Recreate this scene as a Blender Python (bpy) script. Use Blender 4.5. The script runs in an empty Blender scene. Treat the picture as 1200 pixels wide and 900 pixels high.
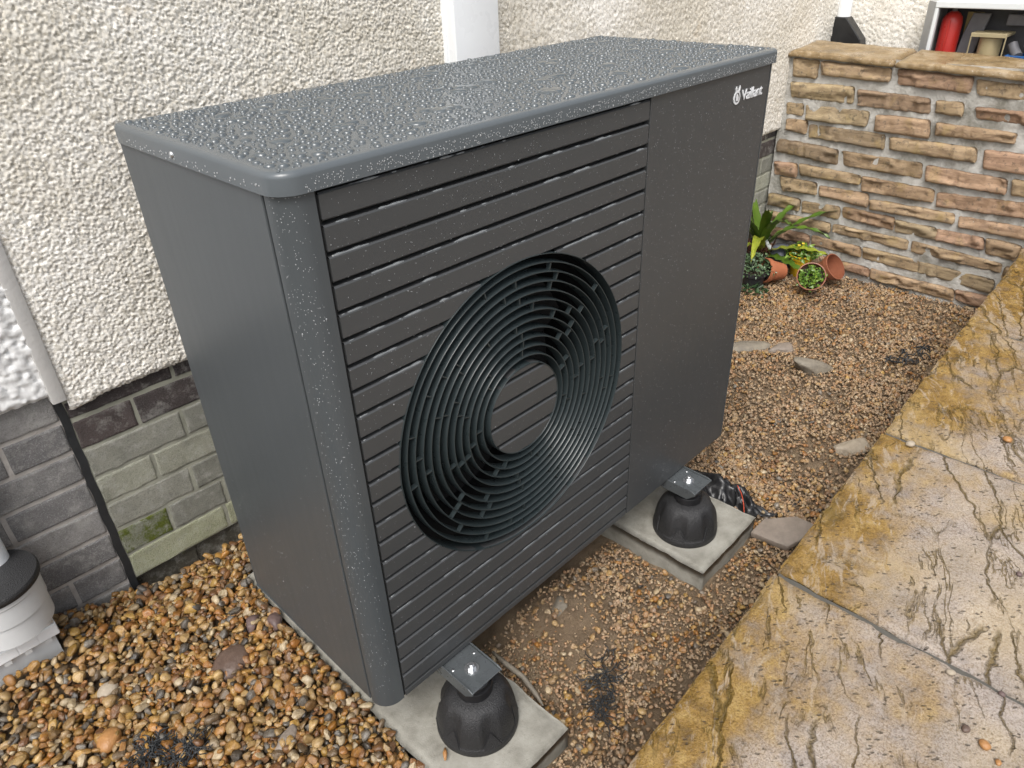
import bpy, bmesh, math, random
import numpy as np
from mathutils import Vector, Matrix, Euler
random.seed(7); RNG = np.random.default_rng(7)
scene = bpy.context.scene
COL = scene.collection
rad = math.radians

# ------------------------------------------------------------------ camera
cam_data = bpy.data.cameras.new('camera'); cam = bpy.data.objects.new('camera', cam_data); COL.objects.link(cam)
RC = ((0.69761707, -0.71556133, -0.03608886), (-0.39573251, -0.34284000, -0.85197213), (0.59726560, 0.60863184, -0.52234192))
cam.matrix_world = Matrix(((RC[0][0], -RC[1][0], -RC[2][0], -0.37765), (RC[0][1], -RC[1][1], -RC[2][1], -0.72975),
                           (RC[0][2], -RC[1][2], -RC[2][2], 1.13277), (0, 0, 0, 1)))
cam_data.sensor_width = 36; cam_data.lens = 861.44 * 36 / 1200
cam_data.clip_start = 0.05; cam_data.clip_end = 500
scene.camera = cam
# ------------------------------------------------------------------ sky, sun, exposure
SUN_EL, SUN_AZ = 55.0, 238.0          # sun_rotation: degrees clockwise from +Y
world = bpy.data.worlds.new('World'); scene.world = world; world.use_nodes = True
wn = world.node_tree; wn.nodes.clear()
sky = wn.nodes.new('ShaderNodeTexSky'); sky.sky_type = 'NISHITA'; sky.sun_disc = False
sky.sun_elevation = rad(SUN_EL); sky.sun_rotation = rad(SUN_AZ); sky.air_density = 1.0; sky.dust_density = 4.0
hs = wn.nodes.new('ShaderNodeHueSaturation'); hs.inputs['Saturation'].default_value = 0.34
bg = wn.nodes.new('ShaderNodeBackground'); bg.inputs['Strength'].default_value = 0.15
wo = wn.nodes.new('ShaderNodeOutputWorld')
wn.links.new(sky.outputs[0], hs.inputs['Color']); wn.links.new(hs.outputs[0], bg.inputs['Color']); wn.links.new(bg.outputs[0], wo.inputs['Surface'])
sd = bpy.data.lights.new('sun', 'SUN'); sd.energy = 1.4; sd.angle = rad(30); sd.color = (1, .97, .93)
sun = bpy.data.objects.new('sun', sd); COL.objects.link(sun)
sdir = Vector((math.sin(rad(SUN_AZ)) * math.cos(rad(SUN_EL)), math.cos(rad(SUN_AZ)) * math.cos(rad(SUN_EL)), math.sin(rad(SUN_EL))))
sun.rotation_euler = sdir.to_track_quat('Z', 'Y').to_euler()
vs = scene.view_settings; vs.view_transform = 'Standard'; vs.look = 'None'; vs.gamma = 1.0; vs.use_curve_mapping = False
vs.exposure = 0.68
scene.cycles.max_bounces = 8; scene.cycles.transmission_bounces = 6; scene.cycles.glossy_bounces = 4; scene.cycles.diffuse_bounces = 4

# ------------------------------------------------------------------ helpers: objects
def tag(o, label=None, cat=None, group=None, kind=None):
    if label: o['label'] = label
    if cat: o['category'] = cat
    if group: o['group'] = group
    if kind: o['kind'] = kind
    return o
def empty(name, loc=(0, 0, 0), rz=0):
    o = bpy.data.objects.new(name, None); COL.objects.link(o); o.location = loc; o.rotation_euler = (0, 0, rz)
    o.empty_display_size = .05
    return o
def link_mesh(name, me, mat=None, parent=None):
    if mat and not me.materials: me.materials.append(mat)
    o = bpy.data.objects.new(name, me); COL.objects.link(o)
    if parent: o.parent = parent
    return o
def obj(name, V, F, mat, parent=None, smooth=False):
    me = bpy.data.meshes.new(name); me.from_pydata([tuple(v) for v in V], [], F)
    if smooth: me.shade_smooth()
    return link_mesh(name, me, mat, parent)
def big(name, V, F, mat, parent=None, smooth=True):
    """V (n,3) array, F (m,k) array of equal-size polygons"""
    me = bpy.data.meshes.new(name); V = np.asarray(V, np.float32); F = np.asarray(F, np.int32); m, k = F.shape
    me.vertices.add(len(V)); me.vertices.foreach_set('co', V.ravel())
    me.loops.add(m * k); me.loops.foreach_set('vertex_index', F.ravel())
    me.polygons.add(m); me.polygons.foreach_set('loop_start', np.arange(0, m * k, k, dtype=np.int32))
    me.polygons.foreach_set('loop_total', np.full(m, k, np.int32))
    me.polygons.foreach_set('use_smooth', np.full(m, smooth, bool))
    me.update(calc_edges=True)
    return link_mesh(name, me, mat, parent)
class MB:
    def __init__(s): s.V = []; s.F = []
    def add(s, V, F, M=None):
        b = len(s.V)
        s.V += [tuple(M @ Vector(v)) if M is not None else tuple(v) for v in V]
        s.F += [tuple(i + b for i in f) for f in F]; return s
    def box(s, x0, x1, y0, y1, z0, z1, M=None):
        return s.add([(x0, y0, z0), (x1, y0, z0), (x1, y1, z0), (x0, y1, z0), (x0, y0, z1), (x1, y0, z1), (x1, y1, z1), (x0, y1, z1)],
                     [(3, 2, 1, 0), (4, 5, 6, 7), (0, 1, 5, 4), (1, 2, 6, 5), (2, 3, 7, 6), (3, 0, 4, 7)], M)
    def lathe(s, prof, n=32, M=None, closed=False, rfun=None):
        V = []; F = []; k = len(prof)
        for i in range(n):
            a = 2 * math.pi * i / n; c, d = math.cos(a), math.sin(a)
            for (r, z) in prof:
                rr = r * (rfun(a, z) if rfun else 1)
                V.append((rr * c, rr * d, z))
        for i in range(n):
            j = (i + 1) % n
            for q in range(k if closed else k - 1):
                p = (q + 1) % k
                F.append((i * k + q, j * k + q, j * k + p, i * k + p))
        return s.add(V, F, M)
    def tube(s, pts, r, n=8, cap=True):
        pts = [Vector(p) for p in pts]; V = []; F = []; m = len(pts)
        rs = r if isinstance(r, (list, tuple)) else [r] * m
        for i, p in enumerate(pts):
            t = (pts[min(i + 1, m - 1)] - pts[max(i - 1, 0)]).normalized()
            a = t.cross(Vector((0, 0, 1)));
            if a.length < 1e-3: a = t.cross(Vector((0, 1, 0)))
            a.normalize(); b = t.cross(a)
            for j in range(n):
                th = 2 * math.pi * j / n; V.append(p + (a * math.cos(th) + b * math.sin(th)) * rs[i])
        for i in range(m - 1):
            for j in range(n):
                q = (j + 1) % n; F.append((i * n + j, i * n + q, (i + 1) * n + q, (i + 1) * n + j))
        if cap: F.append(tuple(range(n))[::-1]); F.append(tuple(range((m - 1) * n, m * n)))
        return s.add(V, F)
    def prism(s, poly, h0, h1, axis='z'):
        n = len(poly)
        f = {'z': lambda a, b, h: (a, b, h), 'y': lambda a, b, h: (a, h, b), 'x': lambda a, b, h: (h, a, b)}[axis]
        V = [f(a, b, h0) for a, b in poly] + [f(a, b, h1) for a, b in poly]
        F = [tuple(range(n))[::-1], tuple(range(n, 2 * n))] + [(i, (i + 1) % n, n + (i + 1) % n, n + i) for i in range(n)]
        return s.add(V, F)
    def build(s, name, mat, parent=None, smooth=False, bevel=0, seg=2, angle=None):
        me = bpy.data.meshes.new(name)
        bm = bmesh.new(); vs_ = [bm.verts.new(v) for v in s.V]
        for f in s.F:
            try: bm.faces.new([vs_[i] for i in f])
            except ValueError: pass
        bmesh.ops.remove_doubles(bm, verts=bm.verts, dist=1e-6)
        bmesh.ops.recalc_face_normals(bm, faces=bm.faces)
        if bevel:
            es = [e for e in bm.edges if len(e.link_faces) == 2 and e.calc_face_angle(0) > rad(35)]
            bmesh.ops.bevel(bm, geom=es, offset=bevel, segments=seg, profile=.5, affect='EDGES')
        bm.to_mesh(me); bm.free()
        if smooth:
            me.shade_smooth()
            if angle: me.set_sharp_from_angle(angle=rad(angle))
        return link_mesh(name, me, mat, parent)
def vnoise(x, y, seed=0):
    """smooth value noise, arrays in, about -1..1"""
    xi = np.floor(x).astype(np.int64); yi = np.floor(y).astype(np.int64); fx = x - xi; fy = y - yi
    fx = fx * fx * (3 - 2 * fx); fy = fy * fy * (3 - 2 * fy)
    def h(a, b):
        n = (a * 374761393 + b * 668265263 + seed * 974711) & 0x7fffffff
        n = ((n ^ (n >> 13)) * 1274126177) & 0x7fffffff
        return ((n ^ (n >> 16)) & 0xffff) / 32767.5 - 1
    return (h(xi, yi) * (1 - fx) + h(xi + 1, yi) * fx) * (1 - fy) + (h(xi, yi + 1) * (1 - fx) + h(xi + 1, yi + 1) * fx) * fy
def fbm(x, y, seed=0, oct=4):
    s = 0; a = 1; t = 0
    for i in range(oct): s = s + a * vnoise(x * 2 ** i, y * 2 ** i, seed + i); t += a; a *= .5
    return s / t
def grid_faces(nu, nv):
    i = np.arange(nu - 1)[:, None] * nv + np.arange(nv - 1)[None, :]; i = i.ravel()
    return np.stack([i, i + nv, i + nv + 1, i + 1], 1)
def sstep(a, b, x): t = np.clip((x - a) / (b - a), 0, 1); return t * t * (3 - 2 * t)

# ------------------------------------------------------------------ helpers: materials
class NT:
    def __init__(s, name, rough=.6, col=(.5, .5, .5), metal=0, spec=.5, **kw):
        s.mat = bpy.data.materials.new(name); s.mat.use_nodes = True; s.t = s.mat.node_tree
        s.b = s.t.nodes['Principled BSDF']; s.set('Base Color', (*col, 1)); s.set('Roughness', rough); s.set('Metallic', metal); s.set('Specular IOR Level', spec)
        for k, v in kw.items(): s.set(k.replace('_', ' '), v)
        s.co = s.t.nodes.new('ShaderNodeTexCoord').outputs['Object']
    def put(s, sock, v):
        if isinstance(v, bpy.types.NodeSocket): s.t.links.new(v, sock)
        elif isinstance(v, tuple) and len(v) == 3 and sock.type == 'RGBA': sock.default_value = (*v, 1)
        else: sock.default_value = v
    def set(s, k, v): s.put(s.b.inputs[k], v)
    def n(s, typ, ins=None, **at):
        nd = s.t.nodes.new('ShaderNode' + typ)
        for k, v in at.items(): setattr(nd, k, v)
        for k, v in (ins or {}).items(): s.put(nd.inputs[k], v)
        return nd
    def scale(s, x, y, z, rot=(0, 0, 0), co=None): return s.n('Mapping', {'Vector': co or s.co, 'Scale': (x, y, z), 'Rotation': rot}).outputs[0]
    def noise(s, sc, det=4, ro=.5, dist=0, co=None): return s.n('TexNoise', {'Vector': co or s.co, 'Scale': sc, 'Detail': det, 'Roughness': ro, 'Distortion': dist}).outputs[0]
    def noisec(s, sc, det=4, co=None): return s.n('TexNoise', {'Vector': co or s.co, 'Scale': sc, 'Detail': det}).outputs[1]
    def vor(s, sc, feature='F1', co=None, out='Distance', rnd=1): return s.n('TexVoronoi', {'Vector': co or s.co, 'Scale': sc, 'Randomness': rnd}, feature=feature).outputs[out]
    def ramp(s, fac, stops, interp='LINEAR'):
        r = s.n('ValToRGB', {'Fac': fac}); e = r.color_ramp.elements; r.color_ramp.interpolation = interp
        while len(e) > 1: e.remove(e[0])
        for i, (p, c) in enumerate(stops):
            c = (c, c, c) if isinstance(c, (int, float)) else c
            el = e[0] if i == 0 else e.new(p); el.position = p; el.color = (*c, 1)
        return r.outputs[0]
    def mix(s, f, a, b, blend='MIX'): return s.n('MixRGB', {'Fac': f, 'Color1': a, 'Color2': b}, blend_type=blend).outputs[0]
    def math(s, op, a, b=0.0, c=0.0, clamp=False): 
        nd = s.n('Math', operation=op, use_clamp=clamp); s.put(nd.inputs[0], a); s.put(nd.inputs[1], b); s.put(nd.inputs[2], c); return nd.outputs[0]
    def sep(s, co=None): return s.n('SeparateXYZ', {'Vector': co or s.co}).outputs
    def warp(s, sc, amt, co=None):
        c = s.noisec(sc, 3, co); v = s.n('VectorMath', operation='MULTIPLY_ADD'); s.put(v.inputs[0], c); s.put(v.inputs[1], (amt,) * 3); s.put(v.inputs[2], co or s.co); return v.outputs[0]
    def bump(s, h, st=.5, d=.01):
        b = s.n('Bump', {'Height': h, 'Strength': st, 'Distance': d}); last = getattr(s, '_nb', None)
        if last is not None: s.put(b.inputs['Normal'], last)
        s._nb = b.outputs[0]; s.set('Normal', s._nb); return s
    def island(s): return s.n('NewGeometry').outputs['Random Per Island']
    def orand(s): return s.n('ObjectInfo').outputs['Random']
MAT = {}
def plain(name, col, rough=.5, metal=0, spec=.5, var=.12, sc=30, bump=0, bsc=200, **kw):
    m = NT(name, rough, col, metal, spec, **kw)
    if var:
        n = m.noise(sc, 4); m.set('Base Color', m.mix(n, tuple(c * (1 - var) for c in col), tuple(min(1, c * (1 + var)) for c in col)))
        m.set('Roughness', m.ramp(m.noise(sc * 1.7, 3), [(.3, max(.02, rough - .08)), (.7, min(1, rough + .08))]))
    if bump: m.bump(m.noise(bsc, 3), bump, .002)
    MAT[name] = m.mat; return m.mat

# powder coated casing, wet
def casing(name, col, rough):
    m = NT(name, rough, col, spec=.5)
    n = m.noise(9, 4, .6); s = m.noise(60, 3, .5, co=m.scale(1, 1, .05))
    m.set('Base Color', m.mix(n, tuple(c * .93 for c in col), tuple(c * 1.07 for c in col)))
    m.set('Roughness', m.ramp(s, [(.3, rough - .02), (.7, rough + .02)]))
    m.bump(m.noise(900, 2), .12, .0006)
    MAT[name] = m.mat
casing('casing', (.056, .0635, .068), .34); casing('casing_front', (.048, .050, .051), .36); casing('lid_skylit', (.088, .100, .108), .24)  # one coat, three tones: sky light painted into lid, shade into front
plain('grille_plastic', (.024, .032, .034), .33, var=.1)
plain('recess_shade', (.006, .006, .006), .8, var=0)  # black that paints in the shade of grooves, gaps and fan cavity
plain('rubber', (.017, .017, .018), .5, var=.5, sc=260, bump=1.0, bsc=420)
plain('zinc', (.55, .56, .57), .28, metal=.9, var=.2, sc=80)
plain('dark_zinc', (.10, .11, .115), .3, metal=.35, var=.25, sc=40)
plain('logo_grey', (.62, .63, .64), .35, var=0)
plain('pvc_white', (.78, .80, .81), .3, var=.05, sc=12)
plain('pvc_grey', (.55, .56, .56), .4, var=.12, sc=20)
plain('black_plastic', (.012, .012, .013), .36, var=.3, sc=40, bump=.25, bsc=60)
plain('bitumen', (.02, .022, .024), .55, var=.4, sc=40, bump=.4, bsc=150)
plain('string', (.5, .06, .02), .6, var=.1)
m = NT('drop', .16, (.075, .087, .094)); m.set('IOR', 1.6); MAT['drop'] = m.mat
m = NT('spray', .2, (.27, .28, .285)); m.set('IOR', 1.5); MAT['spray'] = m.mat  # clear droplets coloured pale grey, their glint is in the base colour
m = NT('edge_film', .14, (.16, .17, .175)); m.set('IOR', 1.6); MAT['edge_film'] = m.mat  # water along the slats, its bright highlight painted as a paler grey
m = NT('water', .015, (1, 1, 1)); m.set('Transmission Weight', 1.0); m.set('IOR', 1.33); MAT['water'] = m.mat

m = NT('pebbledash', .75, spec=.3)
cell = m.n('TexVoronoi', {'Vector': m.warp(60, .004), 'Scale': 210.0}).outputs['Color']
base = m.ramp(m.sep(cell)[0], [(0, (.50, .47, .405)), (.25, (.70, .665, .595)), (.6, (.79, .76, .70)), (1, (.86, .84, .79))])
st = m.ramp(m.noise(2.2, 5, .6), [(.36, (.80, .775, .72)), (.6, (1, 1, 1))]); st2 = m.ramp(m.noise(14, 4, .6), [(.62, 0), (.78, 1)])
c = m.mix(1, base, st, 'MULTIPLY'); c = m.mix(m.math('MULTIPLY', st2, .35), c, (.55, .42, .27), 'MIX'); m.set('Base Color', c)
m.bump(m.noise(500, 3), .4, .002); MAT['pebbledash'] = m.mat
m = NT('white_render', .7, spec=.3); m.set('Base Color', m.ramp(m.noise(40, 5), [(.3, (.66, .66, .65)), (.7, (.80, .80, .79))])); m.bump(m.noise(300, 3), .35, .002); MAT['white_render'] = m.mat
plain('render_bead', (.58, .57, .55), .55, var=.1, sc=25, bump=.3, bsc=120)
def brickm(name, a, b, c2, rough=.75, moss=None):
    m = NT(name, rough, spec=.35); r = m.orand(); of = m.math('MULTIPLY', r, 9.0); m.co = m.n('VectorMath', {0: m.co, 1: m.n('CombineXYZ', {'X': of, 'Y': of, 'Z': of}).outputs[0]}, operation='ADD').outputs[0]; n = m.noise(28, 5, .65)
    col = m.mix(m.ramp(m.math('ADD', m.math('MULTIPLY', r, .5), m.math('MULTIPLY', n, .6)), [(.3, 0), (.8, 1)]), a, b)
    sp = m.ramp(m.noise(420, 3), [(.52, 0), (.66, 1)]); col = m.mix(m.math('MULTIPLY', sp, .6), col, c2); col = m.mix(m.math('MULTIPLY', m.ramp(m.noise(320, 3), [(.55, 0), (.7, 1)]), .5), col, tuple(v * .5 for v in a))
    col = m.mix(m.math('MULTIPLY', m.ramp(m.noise(30, 6, .75), [(.50, 0), (.66, 1)]), .38), col, (.46, .455, .42)); col = m.mix(m.math('MULTIPLY', m.ramp(m.noise(17, 5, .7), [(.52, 0), (.68, 1)]), .35), col, tuple(v * .4 for v in a))
    if moss: col = m.mix(m.ramp(m.noise(38, 5, .7), [(moss, 0), (moss + .14, 1)]), col, m.mix(m.noise(260, 3), (.035, .055, .006), (.14, .16, .02)))
    m.set('Base Color', col); m.bump(m.noise(380, 4, .7), .7, .004); m.bump(m.noise(70, 4), .3, .005)
    if moss: m.bump(m.noise(350, 3), .8, .004)
    MAT[name] = m.mat
brickm('brick_grey', (.15, .145, .145), (.27, .26, .25), (.36, .36, .355))
brickm('brick_dark', (.045, .038, .038), (.085, .066, .062), (.12, .11, .11))
brickm('brick_green', (.22, .22, .175), (.35, .35, .28), (.42, .42, .35), .85)
brickm('brick_greenish_grey', (.20, .20, .17), (.32, .315, .265), (.14, .14, .125), .85)
brickm('brick_moss', (.16, .17, .12), (.30, .31, .22), (.1, .1, .08), .9, .45)
brickm('brick_lime', (.30, .31, .21), (.46, .46, .34), (.16, .2, .07), .9, .66)
brickm('footing', (.07, .062, .048), (.13, .115, .09), (.05, .06, .03), .9, .62)
m = NT('mortar_light', .9, spec=.2); m.set('Base Color', m.ramp(m.noise(30, 5), [(.3, (.33, .305, .28)), (.7, (.46, .43, .40))])); m.bump(m.noise(220, 4), .6, .003); MAT['mortar_light'] = m.mat
m = NT('mortar_green', .9, spec=.2); m.set('Base Color', m.ramp(m.noise(20, 5), [(.3, (.22, .22, .18)), (.7, (.34, .34, .28))])); m.bump(m.noise(220, 4), .6, .003); MAT['mortar_green'] = m.mat
m = NT('wall_mortar', .85, spec=.3)
n = m.noise(9, 5, .65); col = m.ramp(n, [(.28, (.24, .225, .19)), (.46, (.45, .435, .40)), (.7, (.58, .57, .54))])
zz = m.sep()[2]; damp = m.math('MULTIPLY', m.ramp(m.noise(5, 5, .7), [(.50, 0), (.66, 1)]), .65); col = m.mix(damp, col, (.13, .125, .095))
m.set('Base Color', col); m.bump(m.noise(60, 6, .7), .8, .012); m.bump(m.noise(260, 4), .6, .003); MAT['wall_mortar'] = m.mat
m = NT('sandstone', .6, spec=.4)
r = m.orand(); co = m.scale(1, 1, 1)
base = m.ramp(r, [(0, (.24, .18, .115)), (.18, (.31, .245, .155)), (.36, (.245, .16, .11)), (.52, (.32, .26, .165)), (.7, (.33, .225, .16)), (.85, (.20, .155, .105)), (1, (.33, .275, .18))])
lay = m.noise(26, 5, .6, 1.2, co=m.scale(1, .35, 1.6)); col = m.mix(m.ramp(lay, [(.35, 0), (.66, 1)]), m.mix(1, base, (.80, .72, .65), 'MULTIPLY'), m.mix(1, base, (1.45, 1.38, 1.28), 'MULTIPLY'))
och = m.ramp(m.noise(11, 4, .6, co=m.n('VectorMath', {0: m.co, 1: m.n('CombineXYZ', {'X': r, 'Y': r, 'Z': r}).outputs[0]}, operation='ADD').outputs[0]), [(.56, 0), (.72, 1)])
col = m.mix(m.math('MULTIPLY', och, .55), col, (.38, .275, .10))
dk = m.ramp(m.noise(45, 5, .7), [(.54, 0), (.66, 1)]); col = m.mix(m.math('MULTIPLY', dk, .65), col, (.07, .06, .045)); m.set('Base Color', col)
m.set('Roughness', m.ramp(m.noise(20, 3), [(.35, .38), (.7, .75)]))
tr = m.math('MULTIPLY', m.noise(20, 5, .6, .6, co=m.scale(1, .45, 1.8)), 7.0); m.bump(m.math('SUBTRACT', tr, m.math('MULTIPLY', m.math('FRACT', tr), .8)), .8, .004); m.bump(m.noise(160, 5, .75), .8, .006); MAT['sandstone'] = m.mat
m = NT('coping_stone', .42, spec=.5)
col = m.ramp(m.noise(14, 6, .65), [(.28, (.11, .08, .045)), (.5, (.24, .165, .08)), (.72, (.37, .29, .19))])
col = m.mix(m.ramp(m.noise(170, 3), [(.66, 0), (.72, 1)]), col, (.62, .56, .45)); m.set('Base Color', col)
m.set('Roughness', m.ramp(m.noise(9, 4), [(.35, .22), (.7, .6)])); m.bump(m.noise(60, 6, .6), .7, .008); MAT['coping_stone'] = m.mat
m = NT('concrete', .7, spec=.4)
col = m.ramp(m.noise(16, 6, .65), [(.28, (.17, .16, .135)), (.5, (.27, .26, .225)), (.75, (.36, .35, .31))])
col = m.mix(m.ramp(m.noise(120, 4, .6), [(.62, 0), (.7, .6)]), col, (.16, .145, .115)); m.set('Base Color', col)
m.set('Roughness', m.ramp(m.noise(11, 4), [(.35, .4), (.65, .8)])); m.bump(m.noise(45, 5, .6), .35, .004); m.bump(m.noise(400, 3), .4, .0015); MAT['concrete'] = m.mat
m = NT('soil', .62, spec=.45)
col = m.ramp(m.noise(22, 6, .7), [(.25, (.15, .102, .062)), (.5, (.26, .185, .115)), (.75, (.36, .27, .175))])
m.set('Base Color', col); m.set('Roughness', m.ramp(m.noise(12, 4), [(.35, .35), (.65, .8)])); m.bump(m.noise(100, 6, .8), 1, .016); m.bump(m.noise(420, 3), .8, .004); MAT['soil'] = m.mat
def pebm(name, stops, rough0, rough1, dirt, dcol):
    m = NT(name, .35, spec=.5); r = m.island(); base = m.ramp(r, stops, 'CONSTANT')
    r2 = m.math('FRACT', m.math('MULTIPLY', r, 91.7)); base = m.mix(1, base, m.ramp(r2, [(0, (.55, .53, .50)), (.5, (.84, .82, .79)), (1, (.98, .96, .93))]), 'MULTIPLY')
    n = m.noise(110, 5, .65); base = m.mix(m.ramp(n, [(.34, 0), (.64, 1)]), m.mix(1, base, (.58, .51, .43), 'MULTIPLY'), base)
    v = m.ramp(m.noise(70, 4, .6, 2.0), [(.485, 0), (.5, 1), (.515, 0)]); base = m.mix(m.math('MULTIPLY', v, m.math('MULTIPLY', m.math('GREATER_THAN', r2, .6), .5)), base, (.55, .48, .36))
    d = m.ramp(m.noise(13, 5, .7), [(.5 - dirt * .25, 0), (.72 - dirt * .2, 1)]); base = m.mix(m.math('MULTIPLY', d, dirt), base, dcol)
    m.set('Base Color', base); m.set('Roughness', m.ramp(m.noise(40, 3), [(.3, rough0), (.7, rough1)])); m.bump(m.noise(300, 5, .7), .45, .003); MAT[name] = m.mat
G = [(.40, .19, .04), (.32, .15, .035), (.44, .26, .075), (.47, .33, .15), (.27, .155, .06), (.17, .125, .08), (.085, .08, .075), (.52, .43, .28), (.36, .20, .06), (.18, .085, .035), (.40, .27, .12), (.19, .18, .165), (.38, .17, .045), (.30, .20, .095), (.46, .29, .075), (.25, .12, .045), (.50, .42, .29), (.42, .24, .06), (.48, .33, .14), (.36, .18, .05)]
pebm('gravel_golden', [(i / len(G), c) for i, c in enumerate(G)], .14, .48, .26, (.19, .135, .08))
pebm('gravel_mixed', [(i / len(G), c) for i, c in enumerate(G)], .20, .55, .45, (.36, .26, .165))
G2 = [(.34, .20, .095), (.25, .145, .07), (.42, .27, .125), (.30, .19, .105), (.46, .35, .21), (.20, .125, .07), (.38, .18, .07), (.29, .22, .145), (.40, .23, .075), (.52, .43, .30), (.23, .14, .075), (.34, .23, .12), (.16, .125, .09), (.44, .22, .08)]
pebm('gravel_muddy', [(i / len(G2), c) for i, c in enumerate(G2)], .22, .6, .60, (.37, .27, .175))
def rockm(name, a, b, rough=.5):
    m = NT(name, rough, spec=.45); m.set('Base Color', m.ramp(m.noise(30, 6, .65), [(.3, a), (.7, b)])); m.bump(m.noise(70, 6, .65), .5, .005); m.bump(m.noise(400, 3), .3, .001); MAT[name] = m.mat
rockm('rock_brown', (.085, .055, .042), (.13, .09, .07), .4); rockm('rock_grey', (.15, .13, .105), (.25, .22, .17), .6); rockm('rock_mauve', (.17, .14, .115), (.27, .225, .185), .55)
rockm('rock_pale', (.26, .215, .16), (.42, .36, .28), .6); rockm('rock_purple', (.085, .058, .055), (.15, .10, .09), .5); rockm('rock_orange', (.28, .13, .045), (.42, .22, .08), .35)

# riven patio pavers, wet
m = NT('paver', .3, spec=.5)
xyz = m.sep(); off = m.math('MULTIPLY', m.orand(), 17.0); m.co = m.n('VectorMath', {0: m.co, 1: m.n('CombineXYZ', {'X': off, 'Y': off, 'Z': 0.0}).outputs[0]}, operation='ADD').outputs[0]
edge = m.math('ADD', m.math('ADD', m.math('MULTIPLY', xyz[1], -1.0), m.math('MULTIPLY', xyz[0], .047)), -.375)   # metres in from the patio edge
nb = m.noise(5.5, 6, .65); ochre_mask = m.ramp(m.math('SUBTRACT', m.math('ADD', m.math('MULTIPLY', nb, .95), .02), m.math('MULTIPLY', edge, 1.0)), [(.18, 0), (.43, 1)])
far = m.ramp(m.math('ADD', xyz[0], m.math('MULTIPLY', nb, .06)), [(2.03, 0), (2.10, 1)])  # last paver is all ochre
ochre_mask = m.math('MAXIMUM', ochre_mask, far)
def along(ang, sx, sy): return m.n('Mapping', {'Vector': m.n('Mapping', {'Vector': m.warp(8, .05), 'Rotation': (0, 0, rad(-ang))}).outputs[0], 'Scale': (sx, sy, 1)}).outputs[0]
lil = m.ramp(m.noise(9, 6, .6), [(.3, (.26, .23, .215)), (.5, (.37, .32, .28)), (.7, (.46, .39, .31))])
och = m.ramp(m.noise(22, 6, .65), [(.28, (.095, .055, .014)), (.5, (.26, .155, .035)), (.72, (.40, .275, .095))])
col = m.mix(ochre_mask, lil, och)
gr = m.noise(260, 5, .8); col = m.mix(m.ramp(gr, [(.40, .8), (.53, 0)]), col, m.mix(1, col, (.50, .42, .32), 'MULTIPLY'))
fl = m.ramp(m.noise(20, 6, .75, .8, co=along(24, .5, 1.7)), [(.53, 0), (.60, 1)])
col = m.mix(m.math('MULTIPLY', fl, m.math('MULTIPLY', ochre_mask, .6)), col, (.40, .335, .26))
col = m.mix(m.math('MULTIPLY', m.ramp(m.noise(3.2, 4), [(.52, 0), (.68, 1)]), .38), col, (.43, .32, .15))
def crackset(ang, sx, sy, warps, wdt, seed, thr):
    c_ = m.n('Mapping', {'Vector': m.co, 'Rotation': (0, 0, rad(-ang)), 'Location': (seed, seed * 1.7, 0)}).outputs[0]
    for sc_, am_ in warps: c_ = m.warp(sc_, am_, c_)
    e_ = m.vor(1.0, 'DISTANCE_TO_EDGE', m.n('Mapping', {'Vector': c_, 'Scale': (sx, sy, 1)}).outputs[0])
    k_ = m.ramp(m.noise(3.6, 3, co=c_), [(thr, 0), (thr + .07, 1)])
    wv = m.math('MULTIPLY', m.math('ADD', m.noise(23, 3), .1), wdt)
    return m.math('MULTIPLY', m.math('SUBTRACT', 1.0, m.math('DIVIDE', e_, wv), clamp=True), k_)
crack = crackset(24, 1.7, 9.0, ((6, .07), (28, .026), (90, .008)), .036, .3, .43)
# riven layers: the edges of the splits run roughly one way
nv_ = m.math('MULTIPLY', m.noise(2.6, 7, .62, .5, co=along(24, .55, 1.9)), 9.0); fr = m.math('FRACT', nv_); terr = m.math('SUBTRACT', nv_, m.math('MULTIPLY', fr, .85))
vein = m.math('MULTIPLY', m.ramp(fr, [(.0, 1), (.05, .9), (.16, 0)]), m.ramp(m.noise(5, 4, .6), [(.45, 0), (.54, 1)]))  # ochre vein on one side of each step, also painting the ledge's shade
crk = m.math('MAXIMUM', crack, m.math('MULTIPLY', vein, .8))
col = m.mix(m.math('MULTIPLY', m.math('POWER', crk, .8), .8), col, m.mix(m.noise(14), (.10, .07, .022), (.24, .155, .032)))
pit = m.math('MULTIPLY', m.ramp(m.vor(1.0, co=m.n('Mapping', {'Vector': m.n('Mapping', {'Vector': m.warp(40, .012), 'Rotation': (0, 0, rad(40))}).outputs[0], 'Scale': (55, 130, 1)}).outputs[0]), [(.14, 1), (.26, 0)]), m.ramp(m.noise(26, 4, .6), [(.47, 0), (.54, 1)]))
col = m.mix(m.math('MULTIPLY', pit, .75), col, (.10, .08, .06)); m.set('Base Color', col)
m.set('Roughness', m.ramp(m.noise(10, 5, .65), [(.38, .06), (.66, .34)]))
h = m.math('SUBTRACT', m.math('SUBTRACT', m.math('ADD', m.math('MULTIPLY', terr, .22), m.math('MULTIPLY', m.noise(36, 5, .65), .45)), m.math('MULTIPLY', crk, .9)), m.math('MULTIPLY', pit, .5))
m.bump(h, 1.0, .010); m.bump(m.noise(200, 5, .75), .8, .004); MAT['paver'] = m.mat
plain('paver_joint', (.085, .08, .068), .7, var=.3, sc=40, bump=.6, bsc=200)
plain('terracotta', (.36, .125, .06), .5, var=.2, sc=40, bump=.2)
plain('terracotta_brown', (.24, .085, .045), .45, var=.2, sc=40, bump=.2)
plain('yellow_glaze', (.62, .40, .02), .25, var=.1)
plain('slate_plastic', (.15, .17, .21), .35, var=.15)
plain('dark_pot', (.03, .03, .032), .5)
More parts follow.
